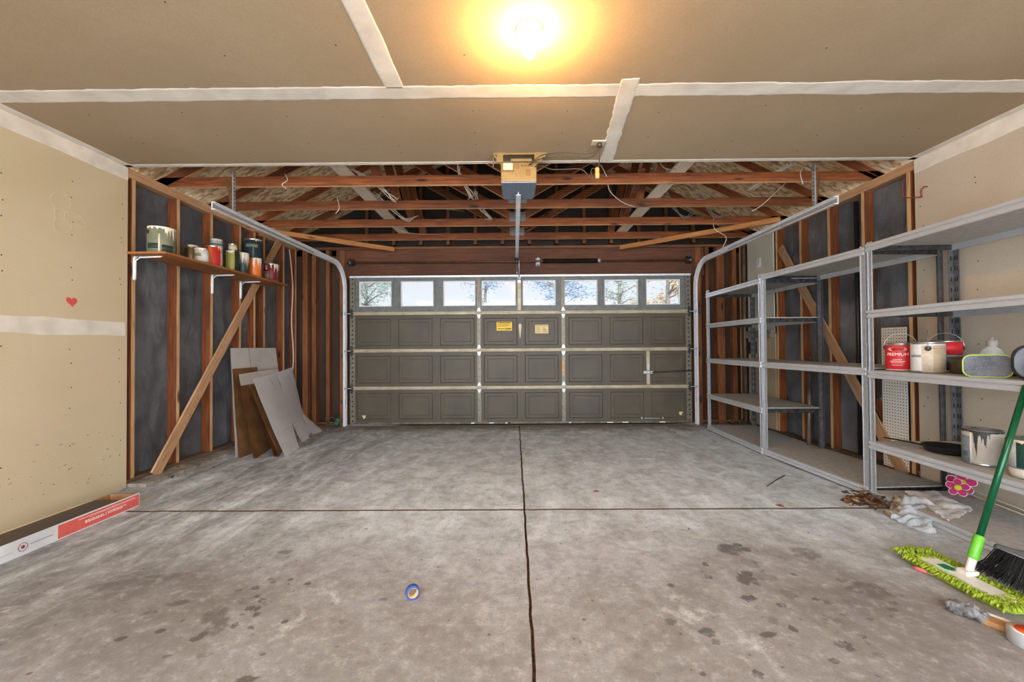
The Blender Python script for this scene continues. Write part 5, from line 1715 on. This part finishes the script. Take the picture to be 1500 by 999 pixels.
pouch((2.80, 2.33, S3 + .001), .18, .105, .08, va + .15, 'black pouch with lime piping behind the grey speckled pouch', plain('black fabric', L(28, 28, 28), .8))
t = root('spray_tag', 'orange and red strap hanging over the black lime-edged pouch', 'strap', (2.745, 2.285, S3 + .107))
bm = BM(); prism(bm, [(0, 0), (.07, .01), (.075, .028), (.005, .026)], -.004, .004, Matrix.Rotation(PI / 2, 4, 'X')); bmesh.ops.rotate(bm, verts=bm.verts, cent=(0, 0, 0), matrix=Matrix.Rotation(va, 3, 'Z')); obj('band', bm, plain('dull red strap', L(160, 62, 44), .6), t)
bm = BM(); tube(bm, smooth_path([(.0, -.0, .012), (-.012, -.022, .002), (-.006, -.034, -.018), (.010, -.036, -.04)], 5), .007, 8); obj('pull_tab', bm, plain('orange strap', L(238, 122, 34), .5), t)
# clear bottle behind the pouch
def clear_plastic(nm, tint, mixv=.8, rough=.1):
    m, nt, b = new_mat(nm)
    out = [n for n in nt.nodes if n.type == 'OUTPUT_MATERIAL'][0]
    tr = N(nt, 'ShaderNodeBsdfTransparent')
    tr.inputs['Color'].default_value = tint
    b.inputs['Base Color'].default_value = tint
    b.inputs['Roughness'].default_value = rough
    mx = N(nt, 'ShaderNodeMixShader')
    v = coords(nt)
    f = noise_(nt, v, 25, 3)
    rm = N(nt, 'ShaderNodeMapRange')
    rm.inputs['To Min'].default_value = mixv - .15
    rm.inputs['To Max'].default_value = mixv + .15
    nt.links.new(f, rm.inputs['Value'])
    nt.links.new(rm.outputs[0], mx.inputs[0])
    nt.links.new(b.outputs[0], mx.inputs[1])
    nt.links.new(tr.outputs[0], mx.inputs[2])
    nt.links.new(mx.outputs[0], out.inputs['Surface'])
    return m
t = root('bottle', 'clear bottle with a grey cap standing behind the speckled pouch', 'bottle', (2.825, 2.475, S3 + .0))
bm = BM(); lathe(bm, [(0, .002), (.044, .002), (.048, .01), (.048, .125), (.042, .15), (.018, .17), (.016, .175)], 28); obj('body', bm, clear_plastic('clear bottle plastic', (.88, .92, .92, 1), .7), t)
bm = BM(); lathe(bm, [(.024, .170), (.0245, .174), (.0245, .204), (.022, .206), (.010, .206), (.008, .222), (.004, .224), (0, .224)], 20); obj('cap', bm, plain('grey cap', L(150, 146, 142), .5), t)
# grey ribbed case at the frame edge
t = root('hard_case', 'dark grey rounded hard case at the right end of the middle shelf', 'case', (2.70, 2.16, S3))
T = Matrix.Rotation(va, 4, 'Z') @ Matrix.Translation((0, 0, .088)) @ Matrix.Rotation(PI / 2, 4, 'X')
bm = BM(); prism(bm, rounded(.16, .17, .06), -.06, .06, T); bevel(bm, .014, 3); obj('shell', bm, plain('dark grey shell', L(82, 88, 100), .35), t)
bm = BM()
pts = [T @ Vector((x, y, 0)) for x, y in rounded(.166, .176, .062)]
tube(bm, pts + [pts[0]], .006, 8, cap=False); obj('rim', bm, plain('black rim', L(34, 34, 38), .5), t)

# ---- lower shelf: skillet and two gallons
IRON = mat('seasoned iron', L(40, 38, 38), L(26, 25, 25), rough=.5, metal=.4, scale=30)
t = root('skillet', 'black iron skillet lying on the lower right shelf', 'pan', (2.79, 2.70, S4))
bm = BM(); lathe(bm, [(0, .002), (.098, .002), (.112, .012), (.125, .042), (.128, .044), (.121, .044), (.108, .014), (0, .009)], 44); obj('pan', bm, IRON, t)
bm = BM()
hv = Vector((2.60, 2.925, 0)) - Vector((2.79, 2.70, 0)); hv.normalize(); sd = Vector((-hv.y, hv.x, 0))
prev = None
for d, w, z, th in ((.112, .022, .030, .012), (.15, .014, .034, .011), (.20, .016, .040, .011), (.26, .019, .045, .011), (.30, .015, .047, .010), (.315, .006, .047, .008)):
    cur = [bm.verts.new(hv * d + sd * a + Vector((0, 0, z + c))) for a, c in ((-w, 0), (0, -th / 2), (w, 0), (0, th / 2))]
    if prev:
        for k in range(4): bm.faces.new((prev[k], prev[(k + 1) % 4], cur[(k + 1) % 4], cur[k]))
    else: bm.faces.new(cur)
    prev = cur
bm.faces.new(prev); obj('handle', bm, IRON, t)
BLKP = plain('black dried paint', L(44, 42, 42), .5)
t = paint_can('grey paint can with black spilled paint on the lower right shelf', (2.735, 2.455, S4), .085, .205, mat('pale grey label', L(190, 184, 176), L(172, 166, 158), scale=10), face=fc(2.735, 2.455), group='paint cans on the steel shelving', open_top=True,
              bands=[(-1.5, -.62, .04, .80, P('blue grey label', 128, 142, 150)), (-1.45, -.95, .42, .62, P('green swirl', 120, 160, 120)), (-1.4, -.75, .22, .36, P('dark navy strip', 56, 66, 80)), (-.60, -.52, .03, .97, P('white seam', 230, 230, 228))],
              drip=[(91, -.5, .35, .75, BLKP), (93, -1.6, 1.6, .05, BLKP)], handle=(.15, .0, -1.55))
bm = BM()
for k in range(9):
    z = .03 + k * .010
    lathe(bm, [(.0852, z), (.0862, z), (.0862, z + .002), (.0852, z + .002)], 10, None, -.42, random.uniform(.35, .5))
o = obj('printing', bm, plain('taupe print', L(156, 140, 118), .6), t); o['kind'] = 'stuff'
paint_can('dark green paint can with white rim at the right end of the lower shelf', (2.70, 2.185, S4), .086, .205, P('deep green label', 24, 66, 58), face=fc(2.70, 2.185), group='paint cans on the steel shelving', open_top=True,
          bands=[(-1.6, 1.6, .02, .24, P('cream foot band', 222, 214, 200)), (-1.6, 1.6, .24, .27, P('blue rule', 96, 118, 160)), (-1.6, -.75, .27, .95, P('white torn label', 216, 220, 218))], drip=[(95, -1.6, 1.6, .12, DRIP)], handle=(.16, .06, .9))

# ------------------------------------------------------------------ flower garden picks by the wall
MAG = plain('magenta felt', L(196, 32, 104), .7); MAGE = plain('white felt edge', L(236, 226, 232), .7); YEL = plain('yellow centre', L(206, 204, 48), .6)
def flower_pick(at, s, ang, label, tilt):
    t = root('flower_pick', label, 'flower decoration', at, 0, 'flower picks beside the wall')
    face = Matrix.Translation((0, 0, s * .95)) @ Matrix.Rotation(ang, 4, 'Z') @ Matrix.Rotation(PI / 2 - tilt, 4, 'X')
    for i in range(5):
        a = 2 * PI * i / 5 + PI / 2
        for nm, k, z, m in (('petal_edge', 1.0, 0, MAGE), ('petal', .86, .0035, MAG)):
            bm = BM()
            pts = []
            for j in range(22):
                q = 2 * PI * j / 22
                pts.append((s * .52 + s * .42 * k * math.cos(q), s * .34 * k * math.sin(q) * (1 + .15 * math.cos(q))))
            prism(bm, pts, z, z + .004, face @ Matrix.Rotation(a, 4, 'Z'))
            if nm == 'petal_edge': pe = obj('petal', bm, m, t)
            else: obj('petal_face', bm, m, pe)
    bm = BM(); lathe(bm, [(s * .3, .004), (s * .3, .012), (s * .2, .015), (0, .016)], 20, face); obj('flower_centre', bm, YEL, t)
    bm = BM(); tube(bm, [face @ Vector((0, 0, -.004)), Vector((.02, -.10, s * .5)), Vector((.04, -.42, .006))], .003, 6); obj('stick', bm, plain('pale stick', L(206, 196, 170), .6), t)
fa = math.atan2(-2.95, -3.1) + PI / 2
flower_pick((3.06, 2.905, 0.06), .066, fa, 'front magenta felt flower with yellow centre by the wall', .25)
flower_pick((3.13, 2.945, 0.06), .085, fa, 'rear magenta felt flower tucked behind the yellow-centred one', .1)

# ------------------------------------------------------------------ mop and broom
t = root('dust_mop', 'flat dust mop with lime chenille pad and green handle', 'mop', (2.08, 1.98, 0))
O_ = Vector((2.08, 1.98, 0))
c0, c1 = Vector((2.095, 2.215, .0)) - O_, Vector((2.095, 1.735, .0)) - O_
ax = (c1 - c0).normalized(); sx = Vector((-ax.y, ax.x, 0))
hw = .088
CHEN = mat('lime chenille', L(156, 176, 48), L(124, 146, 32), rough=.9, scale=40)
bm = BM()
out = []
for i in range(41):
    a = 2 * PI * i / 40
    out.append((math.copysign(abs(math.cos(a)) ** .45, math.cos(a)), math.copysign(abs(math.sin(a)) ** .45, math.sin(a))))
mid = (c0 + c1) / 2; hl = (c1 - c0).length / 2
prism(bm, [(mid.x + ax.x * u * hl + sx.x * v_ * hw, mid.y + ax.y * u * hl + sx.y * v_ * hw) for u, v_ in out[:-1]], .004, .024)
pad = obj('pad', bm, CHEN, t)
bm = BM()
rr = random.Random(4)
for i in range(1100):
    u, v_ = rr.uniform(-1, 1), rr.uniform(-1, 1)
    edge_d = max(abs(u) * .98, abs(v_))
    if edge_d < .60 and u > -.8: continue
    p = mid + ax * u * hl + sx * v_ * hw + Vector((0, 0, .022))
    o_ = (sx * v_ * .9 + ax * (u if abs(u) > .9 else u * .3)).normalized()
    up = rr.uniform(.004, .016) + (.012 if u < -.85 else 0)
    L_ = rr.uniform(.014, .024)
    side = Vector((rr.uniform(-.01, .01), rr.uniform(-.01, .01), 0))
    q1 = p + o_ * L_ * .5 + Vector((0, 0, up)) + side * .5
    q2 = p + o_ * L_ + Vector((0, 0, up * .5 - .006)) + side
    tube(bm, [p, q1, q2], [.0042, .0052, .0036], 5)
o = obj('chenille_fringe', bm, CHEN, pad); o['kind'] = 'stuff'
bm = BM()
MM = Matrix((( ax.x, sx.x, 0, mid.x), (ax.y, sx.y, 0, mid.y), (0, 0, 1, 0), (0, 0, 0, 1)))
prism(bm, rounded(.40, .082, .03), .024, .032, MM); bevel(bm, .003)
pl = obj('plate', bm, plain('white mop plate', L(226, 226, 214), .4), t)
bm = BM(); prism(bm, [(-.10, -.02), (-.055, -.025), (-.035, 0), (-.06, .024), (-.10, .016)], .032, .0335, MM); obj('green_leaf_print', bm, plain('green leaf', L(20, 122, 74), .5), pl)
n0, n1 = Vector((2.135, 1.99, .03)) - O_, Vector((2.545, 2.085, .905)) - O_
d = (n1 - n0).normalized()
bm = BM(); tube(bm, [n0, n0 + d * .02, n0 + d * .085], [.020, .015, .017], 14); box(bm, (n0.x - .03, n0.y - .022, .030), (n0.x + .03, n0.y + .022, .05)); obj('joint', bm, plain('white plastic joint', L(232, 224, 216), .4), t)
bm = BM(); tube(bm, [n0 + d * .075, n0 + d * .08, n0 + d * .185, n0 + d * .19], [.018, .0215, .0205, .017], 16); obj('collar', bm, plain('lime plastic', L(104, 186, 54), .4), t)
bm = BM(); tube(bm, [n0 + d * .18, n0 + d * 1.14], .0135, 16); hd = obj('handle', bm, plain('green lacquered tube', L(10, 84, 52), .22, .2), t)
bm = BM(); tube(bm, [n0 + d * 1.13, n0 + d * 1.16, n0 + d * 1.20], [.0145, .0155, .012], 14); obj('end_cap', bm, plain('lime plastic', L(104, 186, 54), .4), hd)

t = root('broom', 'black bristled broom with grey head standing on the mop pad', 'broom', (2.245, 1.775, 0))
O_ = Vector((2.21, 1.80, 0))
e0, e1 = Vector((2.205, 1.985, .165)) - O_, Vector((2.165, 1.66, .185)) - O_
ax = (e1 - e0).normalized(); dn = Vector((-.30, -.05, -1)).normalized(); fr = ax.cross(dn).normalized()
bm = BM()
n = 16
rings = []
for i in range(n + 1):
    u = i / n
    p = e0.lerp(e1, u)
    hgt = .020 + .030 * math.exp(-((u - .62) / .22) ** 2)
    th = .018 + .006 * math.sin(PI * u)
    sag = .010 * math.sin(PI * u)
    rings.append([bm.verts.new(p + fr * a * th - dn * (b_ * hgt + sag)) for a, b_ in ((-1, 0), (1, 0), (.8, .7), (.35, 1), (-.35, 1), (-.8, .7))])
for A, B in zip(rings, rings[1:]):
    for k in range(6):
        f_ = bm.faces.new((A[k], A[(k + 1) % 6], B[(k + 1) % 6], B[k])); f_.smooth = True
bm.faces.new(rings[0]); bm.faces.new(rings[-1][::-1])
obj('head', bm, plain('grey plastic head', L(112, 120, 128), .4), t)
bm = BM()
rr = random.Random(9)
for i in range(26):
    for k in range(3):
        u = (i + .5) / 26
        base = e0.lerp(e1, u) + fr * (k - 1) * .010
        for q in range(9):
            s_ = base + ax * rr.uniform(-.004, .004) + fr * rr.uniform(-.004, .004)
            ln = rr.uniform(.125, .14)
            out_ = ax * ((u - .5) * .16 + rr.uniform(-.018, .018)) + fr * ((k - 1) * .016 + rr.uniform(-.014, .014))
            e_ = s_ + dn * ln + out_
            if e_.z < .004: e_.z = .004
            m_ = s_ + dn * ln * .5 + out_ * .35
            tube(bm, [s_, m_, e_], [.0011, .0011, .0008], 3, cap=False)
o = obj('bristles', bm, plain('black bristle', L(24, 24, 26), .45), t); o['kind'] = 'stuff'
hb = e0.lerp(e1, .62) - dn * .05
h1 = Vector((2.345, 1.93, .56)) - O_
d = (h1 - hb).normalized()
bm = BM(); tube(bm, [hb - d * .015, hb + d * .02, hb + d * .10, hb + d * .13], [.026, .023, .021, .018], 16); obj('socket', bm, plain('black plastic socket', L(38, 38, 42), .4), t)
bm = BM(); tube(bm, [hb + d * .12, hb + d * .125, hb + d * .22, hb + d * .225], [.018, .021, .021, .017], 16); obj('collar', bm, plain('red plastic collar', L(196, 30, 36), .4), t)
bm = BM(); tube(bm, [hb + d * .21, hb + d * .92], .0125, 14); obj('handle', bm, plain('dark grey handle', L(58, 60, 66), .35), t)

# ------------------------------------------------------------------ odds and ends on the floor at right
t = root('hand_brush', 'worn wooden hand brush clogged with grey lint near the mop', 'brush', (1.90, 1.68, 0))
O_ = Vector((1.90, 1.68, 0))
b0, b1 = Vector((1.878, 1.70, .02)) - O_, Vector((1.935, 1.600, .022)) - O_
ax = (b1 - b0).normalized(); sd = Vector((-ax.y, ax.x, 0))
bm = BM()
Mb = Matrix(((ax.x, sd.x, 0, b0.x), (ax.y, sd.y, 0, b0.y), (0, 0, 1, .001), (0, 0, 0, 1)))
prism(bm, [(0, -.028), (.045, -.030), (.07, -.024), (.074, 0), (.07, .024), (.045, .030), (0, .028)], 0, .022, Mb); bevel(bm, .004, 2)
obj('wooden_block', bm, lumber('raw brush wood', L(164, 118, 70), L(198, 152, 100), L(220, 180, 130), knots=False), t)
bm = BM()
prism(bm, [(.0, .030), (.05, .031), (.07, .027), (.072, .032), (.05, .040), (0, .036)], .002, .026, Mb)
obj('white_edge', bm, plain('white scale', L(222, 218, 210), .6), t)
bm = BM()
for (x, y, r_, m_) in [(rr.uniform(-.085, .004), rr.uniform(-.03, .032), rr.uniform(.014, .026), 0) for i in range(30)]:
    s0 = len(bm.verts)
    ret = bmesh.ops.create_icosphere(bm, subdivisions=2, radius=r_, matrix=Mb @ Matrix.Translation((x, y, r_ * .9)))
    for v in ret['verts']:
        v.co += (v.co - (Mb @ Vector((x, y, r_ * .9)))) * .5 * mnoise.noise(v.co * 120)
        v.co.z = max(v.co.z, .0005)
o = obj('lint', bm, mat('grey lint', L(136, 136, 138), L(60, 56, 54), rough=.95, scale=18), t, label='grey lint clump'); o['kind'] = 'stuff'
t = root('packing_tape_roll', 'roll of tape with an orange round label at the frame corner', 'tape', (1.905, 1.565, .0))
bm = BM(); lathe(bm, [(.038, 0), (.058, 0), (.060, .003), (.060, .045), (.058, .048), (.038, .048), (.038, 0)], 40); obj('tape', bm, plain('grey clear tape', L(168, 170, 172), .3), t)
bm = BM(); lathe(bm, [(0, .0485), (.052, .0485), (.052, .0495), (0, .0495)], 36); lb = obj('paper_disc', bm, plain('white disc', L(230, 226, 220), .5), t)
bm = BM(); lathe(bm, [(0, .0495), (.040, .0495), (.040, .0502), (0, .0502)], 36); obj('orange_label', bm, plain('orange label print', L(234, 92, 34), .5), lb)
bm = BM(); prism(bm, [(-.014, -.012), (-.004, .014), (.004, .014), (.016, -.012), (.009, -.012), (.004, -.003), (-.006, -.003), (-.009, -.012)], .0502, .0507, Matrix.Rotation(-1.6, 4, 'Z')); obj('dark_print', bm, plain('dark print', L(70, 30, 22), .5), lb)
t = root('crayon_stick', 'pink-tipped stick lying beside the mop pad', 'stick', (1.972, 2.09, .006))
bm = BM(); tube(bm, [(0, 0, 0.002), (.008, -.012, .004), (.022, -.038, .003), (.026, -.045, .001)], [.004, .009, .009, .004], 10); obj('pink_tip', bm, plain('pink tip', L(222, 110, 112), .5), t)
bm = BM(); tube(bm, [(.024, -.042, 0.0), (.05, -.085, -.001), (.082, -.118, -.002)], .003, 6); obj('shaft', bm, plain('straw stick', L(206, 186, 140), .6), t)

CLEAR = clear_plastic('clear plastic film', (.86, .91, .96, 1), .30, .15)
FILM = clear_plastic('milky plastic film', (.94, .94, .94, 1), .16, .3)
def crumple4(c, h, seed, zs, n=40, freq=7., thick=.001):
    """crumpled film over four floor corners"""
    c = [Vector((x, y, z)) for (x, y), z in zip(c, zs)]
    bm = BM()
    g_ = []
    for i in range(n + 1):
        row = []
        for k in range(n + 1):
            u, v_ = i / n, k / n
            p = (c[0] * (1 - u) + c[1] * u) * (1 - v_) + (c[3] * (1 - u) + c[2] * u) * v_
            e = 1 - max(abs(u * 2 - 1), abs(v_ * 2 - 1)) ** 3
            q = p * 9
            d = abs(mnoise.noise((q.x, q.y, seed))) * h * (.3 + e) + abs(mnoise.noise((q.x * 2, q.y * 2, seed + 4))) * h * .35 + abs(mnoise.noise((q.x * 5, q.y * 5, seed + 8))) * h * .08
            p = p + Vector((mnoise.noise((q.x, q.y, seed + 20)) * .03, mnoise.noise((q.x, q.y, seed + 30)) * .03, .003 + d))
            row.append(bm.verts.new(p))
        g_.append(row)
    for i in range(n):
        for k in range(n):
            bm.faces.new((g_[i][k], g_[i + 1][k], g_[i + 1][k + 1], g_[i][k + 1]))
    bmesh.ops.solidify(bm, geom=bm.faces[:], thickness=thick)
    return bm
thing1('plastic_bag', crumple4([(2.385, 2.665), (2.66, 2.86), (2.72, 2.79), (2.41, 2.395)], .06, 33., (0, .06, .06, 0)), CLEAR, 'clear plastic bag crumpled on the floor by the shelving post', 'plastic bag', (2.5, 2.6, 0), smooth=False)
thing1('plastic_sheet', crumple4([(2.76, 2.99), (2.97, 2.98), (2.90, 2.66), (2.56, 2.47)], .045, 47., (.06, .06, .06, .06)), FILM, 'white plastic sheet crumpled under the nearest shelving unit', 'plastic sheet', (2.80, 2.78, .06), smooth=False)
thing1('paper_wrapper', crumple4([(2.40, 2.73), (2.41, 2.64), (2.66, 2.85), (2.64, 2.93)], .06, 58., (0, 0, .05, .05)), mat('torn brown wrapper', L(222, 208, 188), L(128, 98, 70), rough=.8, scale=16), 'torn brown and white wrapper between leaves and plastic bag', 'wrapper', (2.53, 2.78, 0))

def leaf_bits(n, region, zr, size, seed, lean=None):
    rr = random.Random(seed)
    bm = BM()
    for i in range(n):
        x, y = region(rr)
        z = rr.uniform(*zr) * rr.random()
        s = rr.uniform(*size)
        M = Matrix.Translation((x, y, .004 + z)) @ Matrix.Rotation(rr.uniform(0, 6.28), 4, 'Z') @ Matrix.Rotation(rr.uniform(-.7, .7), 4, 'X') @ Matrix.Rotation(rr.uniform(-.5, .5), 4, 'Y')
        k = rr.uniform(.35, .8)
        pts = [(-s, 0, 0), (-s * .4, s * k, .2 * s), (s * .3, s * k * .9, .1 * s), (s, 0, .25 * s), (s * .3, -s * k * .8, .12 * s), (-s * .4, -s * k, .3 * s)]
        vs = [bm.verts.new(M @ Vector(p)) for p in pts]
        c = bm.verts.new(M @ Vector((0, 0, -.1 * s)))
        mi = rr.choice((0, 0, 1, 2))
        for a in range(6):
            f_ = bm.faces.new((vs[a], vs[(a + 1) % 6], c)); f_.material_index = mi
    for v in bm.verts: v.co.z = max(v.co.z, .0015)
    return bm
LEAF = [mat('brown leaf', L(118, 76, 44), L(84, 54, 32), rough=.8), mat('tan leaf', L(170, 128, 84), L(132, 96, 60), rough=.8), mat('grey brown leaf', L(86, 74, 62), L(58, 50, 42), rough=.85)]
def stuff(nm, bm, m, lb, cat):
    o = obj(nm, bm, m); return setp(o, lb, cat, None, 'stuff')
stuff('dry_leaves', leaf_bits(260, lambda r: (2.52 + r.gauss(0, .09), 2.96 + r.gauss(0, .06)), (0, .06), (.010, .028), 1), LEAF, 'heap of dry brown leaves at the foot of the double shelf posts', 'leaves')
stuff('dry_leaves', leaf_bits(700, lambda r: (r.uniform(3.02, 3.3), r.uniform(3.4, 6.0)), (0, .06), (.010, .03), 2), LEAF, 'dry leaves drifted along the right framed wall', 'leaves')
stuff('dry_leaves', leaf_bits(160, lambda r: (3.18 - abs(r.gauss(0, .12)), r.uniform(2.2, 2.95)), (0, .03), (.008, .022), 3), LEAF, 'dry leaves and twigs along the right drywall near the flower picks', 'leaves')
stuff('wood_debris', leaf_bits(260, lambda r: (-3.22 + abs(r.gauss(0, .13)), r.uniform(3.38, 5.9)), (0, .03), (.006, .02), 5), LEAF, 'wood chips and dust along the left curb', 'debris')
stuff('floor_crumbs', leaf_bits(170, lambda r: (r.uniform(-2.8, 2.4), r.uniform(1.3, 5.7)), (0, .001), (.002, .007), 6), LEAF, 'tiny crumbs scattered over the concrete floor', 'crumbs')
bm = BM()
rr = random.Random(77)
for i in range(46):
    x, y = 3.12 - abs(rr.gauss(0, .10)), rr.uniform(2.2, 2.8)
    a = rr.uniform(0, 3.1); l = rr.uniform(.05, .16)
    tube(bm, [(x, y, .006), (x + l * .5 * math.cos(a), y + l * .5 * math.sin(a), rr.uniform(.01, .03)), (x + l * math.cos(a), y + l * math.sin(a), .006)], .0022, 5)
stuff('dry_twigs', bm, LEAF[2], 'dark dry twigs on the floor under the nearest shelving unit', 'twigs')
def leaf(at, s, rz, lb):
    bm = BM()
    pts = []
    for i in range(30):
        a = 2 * PI * i / 30
        r_ = s * (.62 + .38 * abs(math.cos(2.5 * a)))
        pts.append((r_ * math.cos(a), r_ * math.sin(a) * .7))
    c = bm.verts.new((0, 0, .006))
    vs = [bm.verts.new((x, y, .003 + .35 * abs(y) + .1 * abs(x))) for x, y in pts]
    for i in range(30): bm.faces.new((vs[i], vs[(i + 1) % 30], c))
    tube(bm, [(0, 0, .006), (-s * 1.5, 0, .004)], .0012, 5)
    o = obj('dry_leaf', bm, mat('orange brown leaf', L(150, 86, 44), L(112, 62, 34), rough=.8), loc=at, rot=(0, 0, rz)); setp(o, lb, 'leaf', 'single dry leaves on the floor')
leaf((.62, 3.20, 0), .028, .4, 'small curled brown leaf beyond the cross joint, right of the long joint')
leaf((1.83, 2.90, 0), .028, 2.0, 'brown leaf lying on the cross joint toward the shelving')
leaf((2.05, 5.35, 0), .03, 1.0, 'brown leaf near the garage door at right')
bm = BM(); tube(bm, [(1.98, 3.30, .004), (2.16, 3.46, .005), (2.30, 3.575, .004)], .004, 6)
thing1('thin_rod', bm, plain('dark rod', L(62, 58, 54), .6), 'thin dark rod on the floor in front of the middle shelving unit', 'rod', (2.14, 3.44, 0))

# ------------------------------------------------------------------ ceiling lamp
t = root('ceiling_lamp', 'bare glowing bulb in a white ceiling lampholder', 'lamp', (.08, 1.93, H))
bm = BM(); lathe(bm, [(.064, 0), (.064, -.006), (.060, -.014), (.040, -.026), (.026, -.034), (.024, -.050), (.019, -.050)], 40); obj('lampholder', bm, plain('white porcelain', L(236, 232, 222), .25), t)
bm = BM(); lathe(bm, [(.013, -.040), (.0135, -.058), (.018, -.070), (.027, -.088), (.030, -.104), (.027, -.120), (.017, -.132), (0, -.136)], 28)
m, nt, b = new_mat('lit bulb glass')
b.inputs['Base Color'].default_value = (1, .9, .7, 1)
b.inputs['Emission Color'].default_value = (1.0, .52, .15, 1)
b.inputs['Emission Strength'].default_value = LAMP
obj('bulb', bm, m, t)

# ------------------------------------------------------------------ outdoors beyond the garage door
bm = BM(); box(bm, (-40, 6.05, -.2), (40, 60, -.03))
setp(obj('ground', bm, mat('pale driveway', L(206, 206, 204), L(186, 186, 184), rough=.9, scale=2)), 'pale driveway outside the garage door', 'driveway', kind='structure')
BARK = mat('grey bark', L(120, 112, 104), L(90, 84, 78), rough=.9)
def tree(x, y, h, cw, n, leafm, label, seed):
    rr = random.Random(seed)
    t = root('tree', label, 'tree', (x, y, -.03), 0, 'trees outside the garage door')
    bm = BM()
    tube(bm, smooth_path([(0, 0, 0), (.05, 0, h * .3), (-.04, .05, h * .6), (0, 0, h * .95)], 4), [.11 * (1 - .045 * i) for i in range(13)], 8)
    tips = []
    for i in range(26):
        z = h * rr.uniform(.25, .9); a = rr.uniform(0, 6.28); l = cw * rr.uniform(.5, 1)
        p = [(0, 0, z), (l * .5 * math.cos(a), l * .5 * math.sin(a), z + l * .25), (l * math.cos(a), l * math.sin(a), z + l * .35)]
        tube(bm, p, [.03, .018, .006], 5); tips.append(p)
    obj('trunk', bm, BARK, t)
    bm = BM()
    for i in range(n):
        p = rr.choice(tips); k = rr.random()
        c = Vector(p[1]).lerp(Vector(p[2]), k * 1.15) + Vector((rr.gauss(0, .16), rr.gauss(0, .16), rr.gauss(0, .16)))
        s = rr.uniform(.035, .075)
        M = Matrix.Translation(c) @ Matrix.Rotation(rr.uniform(0, 6.28), 4, 'Z') @ Matrix.Rotation(rr.uniform(-1.2, 1.2), 4, 'X')
        vs = [bm.verts.new(M @ Vector(q)) for q in ((-s, 0, 0), (0, s * .5, .01), (s, 0, 0), (0, -s * .5, .01))]
        bm.faces.new(vs)
    o = obj('foliage', bm, leafm, t); o['kind'] = 'stuff'
LG = mat('grey green leaves', L(150, 164, 150), L(110, 126, 118), rough=.7); LB = mat('blue grey needles', L(146, 168, 188), L(108, 132, 156), rough=.7); LO = mat('autumn leaves', L(196, 160, 110), L(150, 130, 96), rough=.7)
tree(-5.35, 15, 4.6, 1.5, 4200, LG, 'grey-green tree seen through the first door window from the left', 1)
tree(-1.3, 19, 4.4, 1.1, 2400, LB, 'bluish tree seen through the window left of the door middle', 2)
tree(1.75, 15.5, 4.2, 1.3, 3000, LB, 'bluish tree seen through the windows right of the door middle', 3)
tree(4.6, 18, 4.8, 1.2, 2400, LG, 'thin grey tree seen through the second door window from the right', 4)
tree(5.6, 15, 4.6, 1.4, 4600, LO, 'autumn-tinted tree seen through the rightmost door window', 5)

# ------------------------------------------------------------------ world, camera, exposure
w = bpy.data.worlds.new('overcast sky')
scene.world = w
w.use_nodes = True
bgn = w.node_tree.nodes.get('Background')
bgn.inputs['Color'].default_value = SKY
wt = w.node_tree
wc = N(wt, 'ShaderNodeTexCoord')
ws = N(wt, 'ShaderNodeSeparateXYZ')
wt.links.new(wc.outputs['Generated'], ws.inputs[0])
wm = N(wt, 'ShaderNodeMapRange', interpolation_type='SMOOTHSTEP')     # brighter half of the sky lies behind the camera
wm.inputs['From Min'].default_value = .15
wm.inputs['From Max'].default_value = -.95
wm.inputs['To Min'].default_value = SKYF
wm.inputs['To Max'].default_value = SKYS
wt.links.new(ws.outputs['Y'], wm.inputs['Value'])
wt.links.new(wm.outputs[0], bgn.inputs['Strength'])

psi, th, ro = .0061, .0134, -.0070
F_ = Vector((-math.sin(psi) * math.cos(th), math.cos(psi) * math.cos(th), math.sin(th)))
r_ = F_.cross(Vector((0, 0, 1))).normalized(); u_ = r_.cross(F_)
r2 = math.cos(ro) * r_ + math.sin(ro) * u_
u2 = -math.sin(ro) * r_ + math.cos(ro) * u_
cam = bpy.data.cameras.new('camera')
cam.sensor_width = 36
cam.lens = 608 / 1500 * 36
cam.clip_start = .02
co = bpy.data.objects.new('camera', cam)
M = Matrix((r2, u2, -F_)).transposed().to_4x4()
M.translation = (0, 0, 1.12)
co.matrix_world = M
COL.objects.link(co)
scene.camera = co
scene.view_settings.view_transform = 'Standard'
scene.view_settings.look = 'None'
scene.view_settings.gamma = 1
scene.view_settings.use_curve_mapping = False
scene.view_settings.exposure = EXPO
try:
    scene.cycles.max_bounces = 8
    scene.cycles.diffuse_bounces = 6
    scene.cycles.transparent_max_bounces = 12
    scene.cycles.use_denoising = True
    scene.cycles.sample_clamp_indirect = 6
except Exception:
    pass
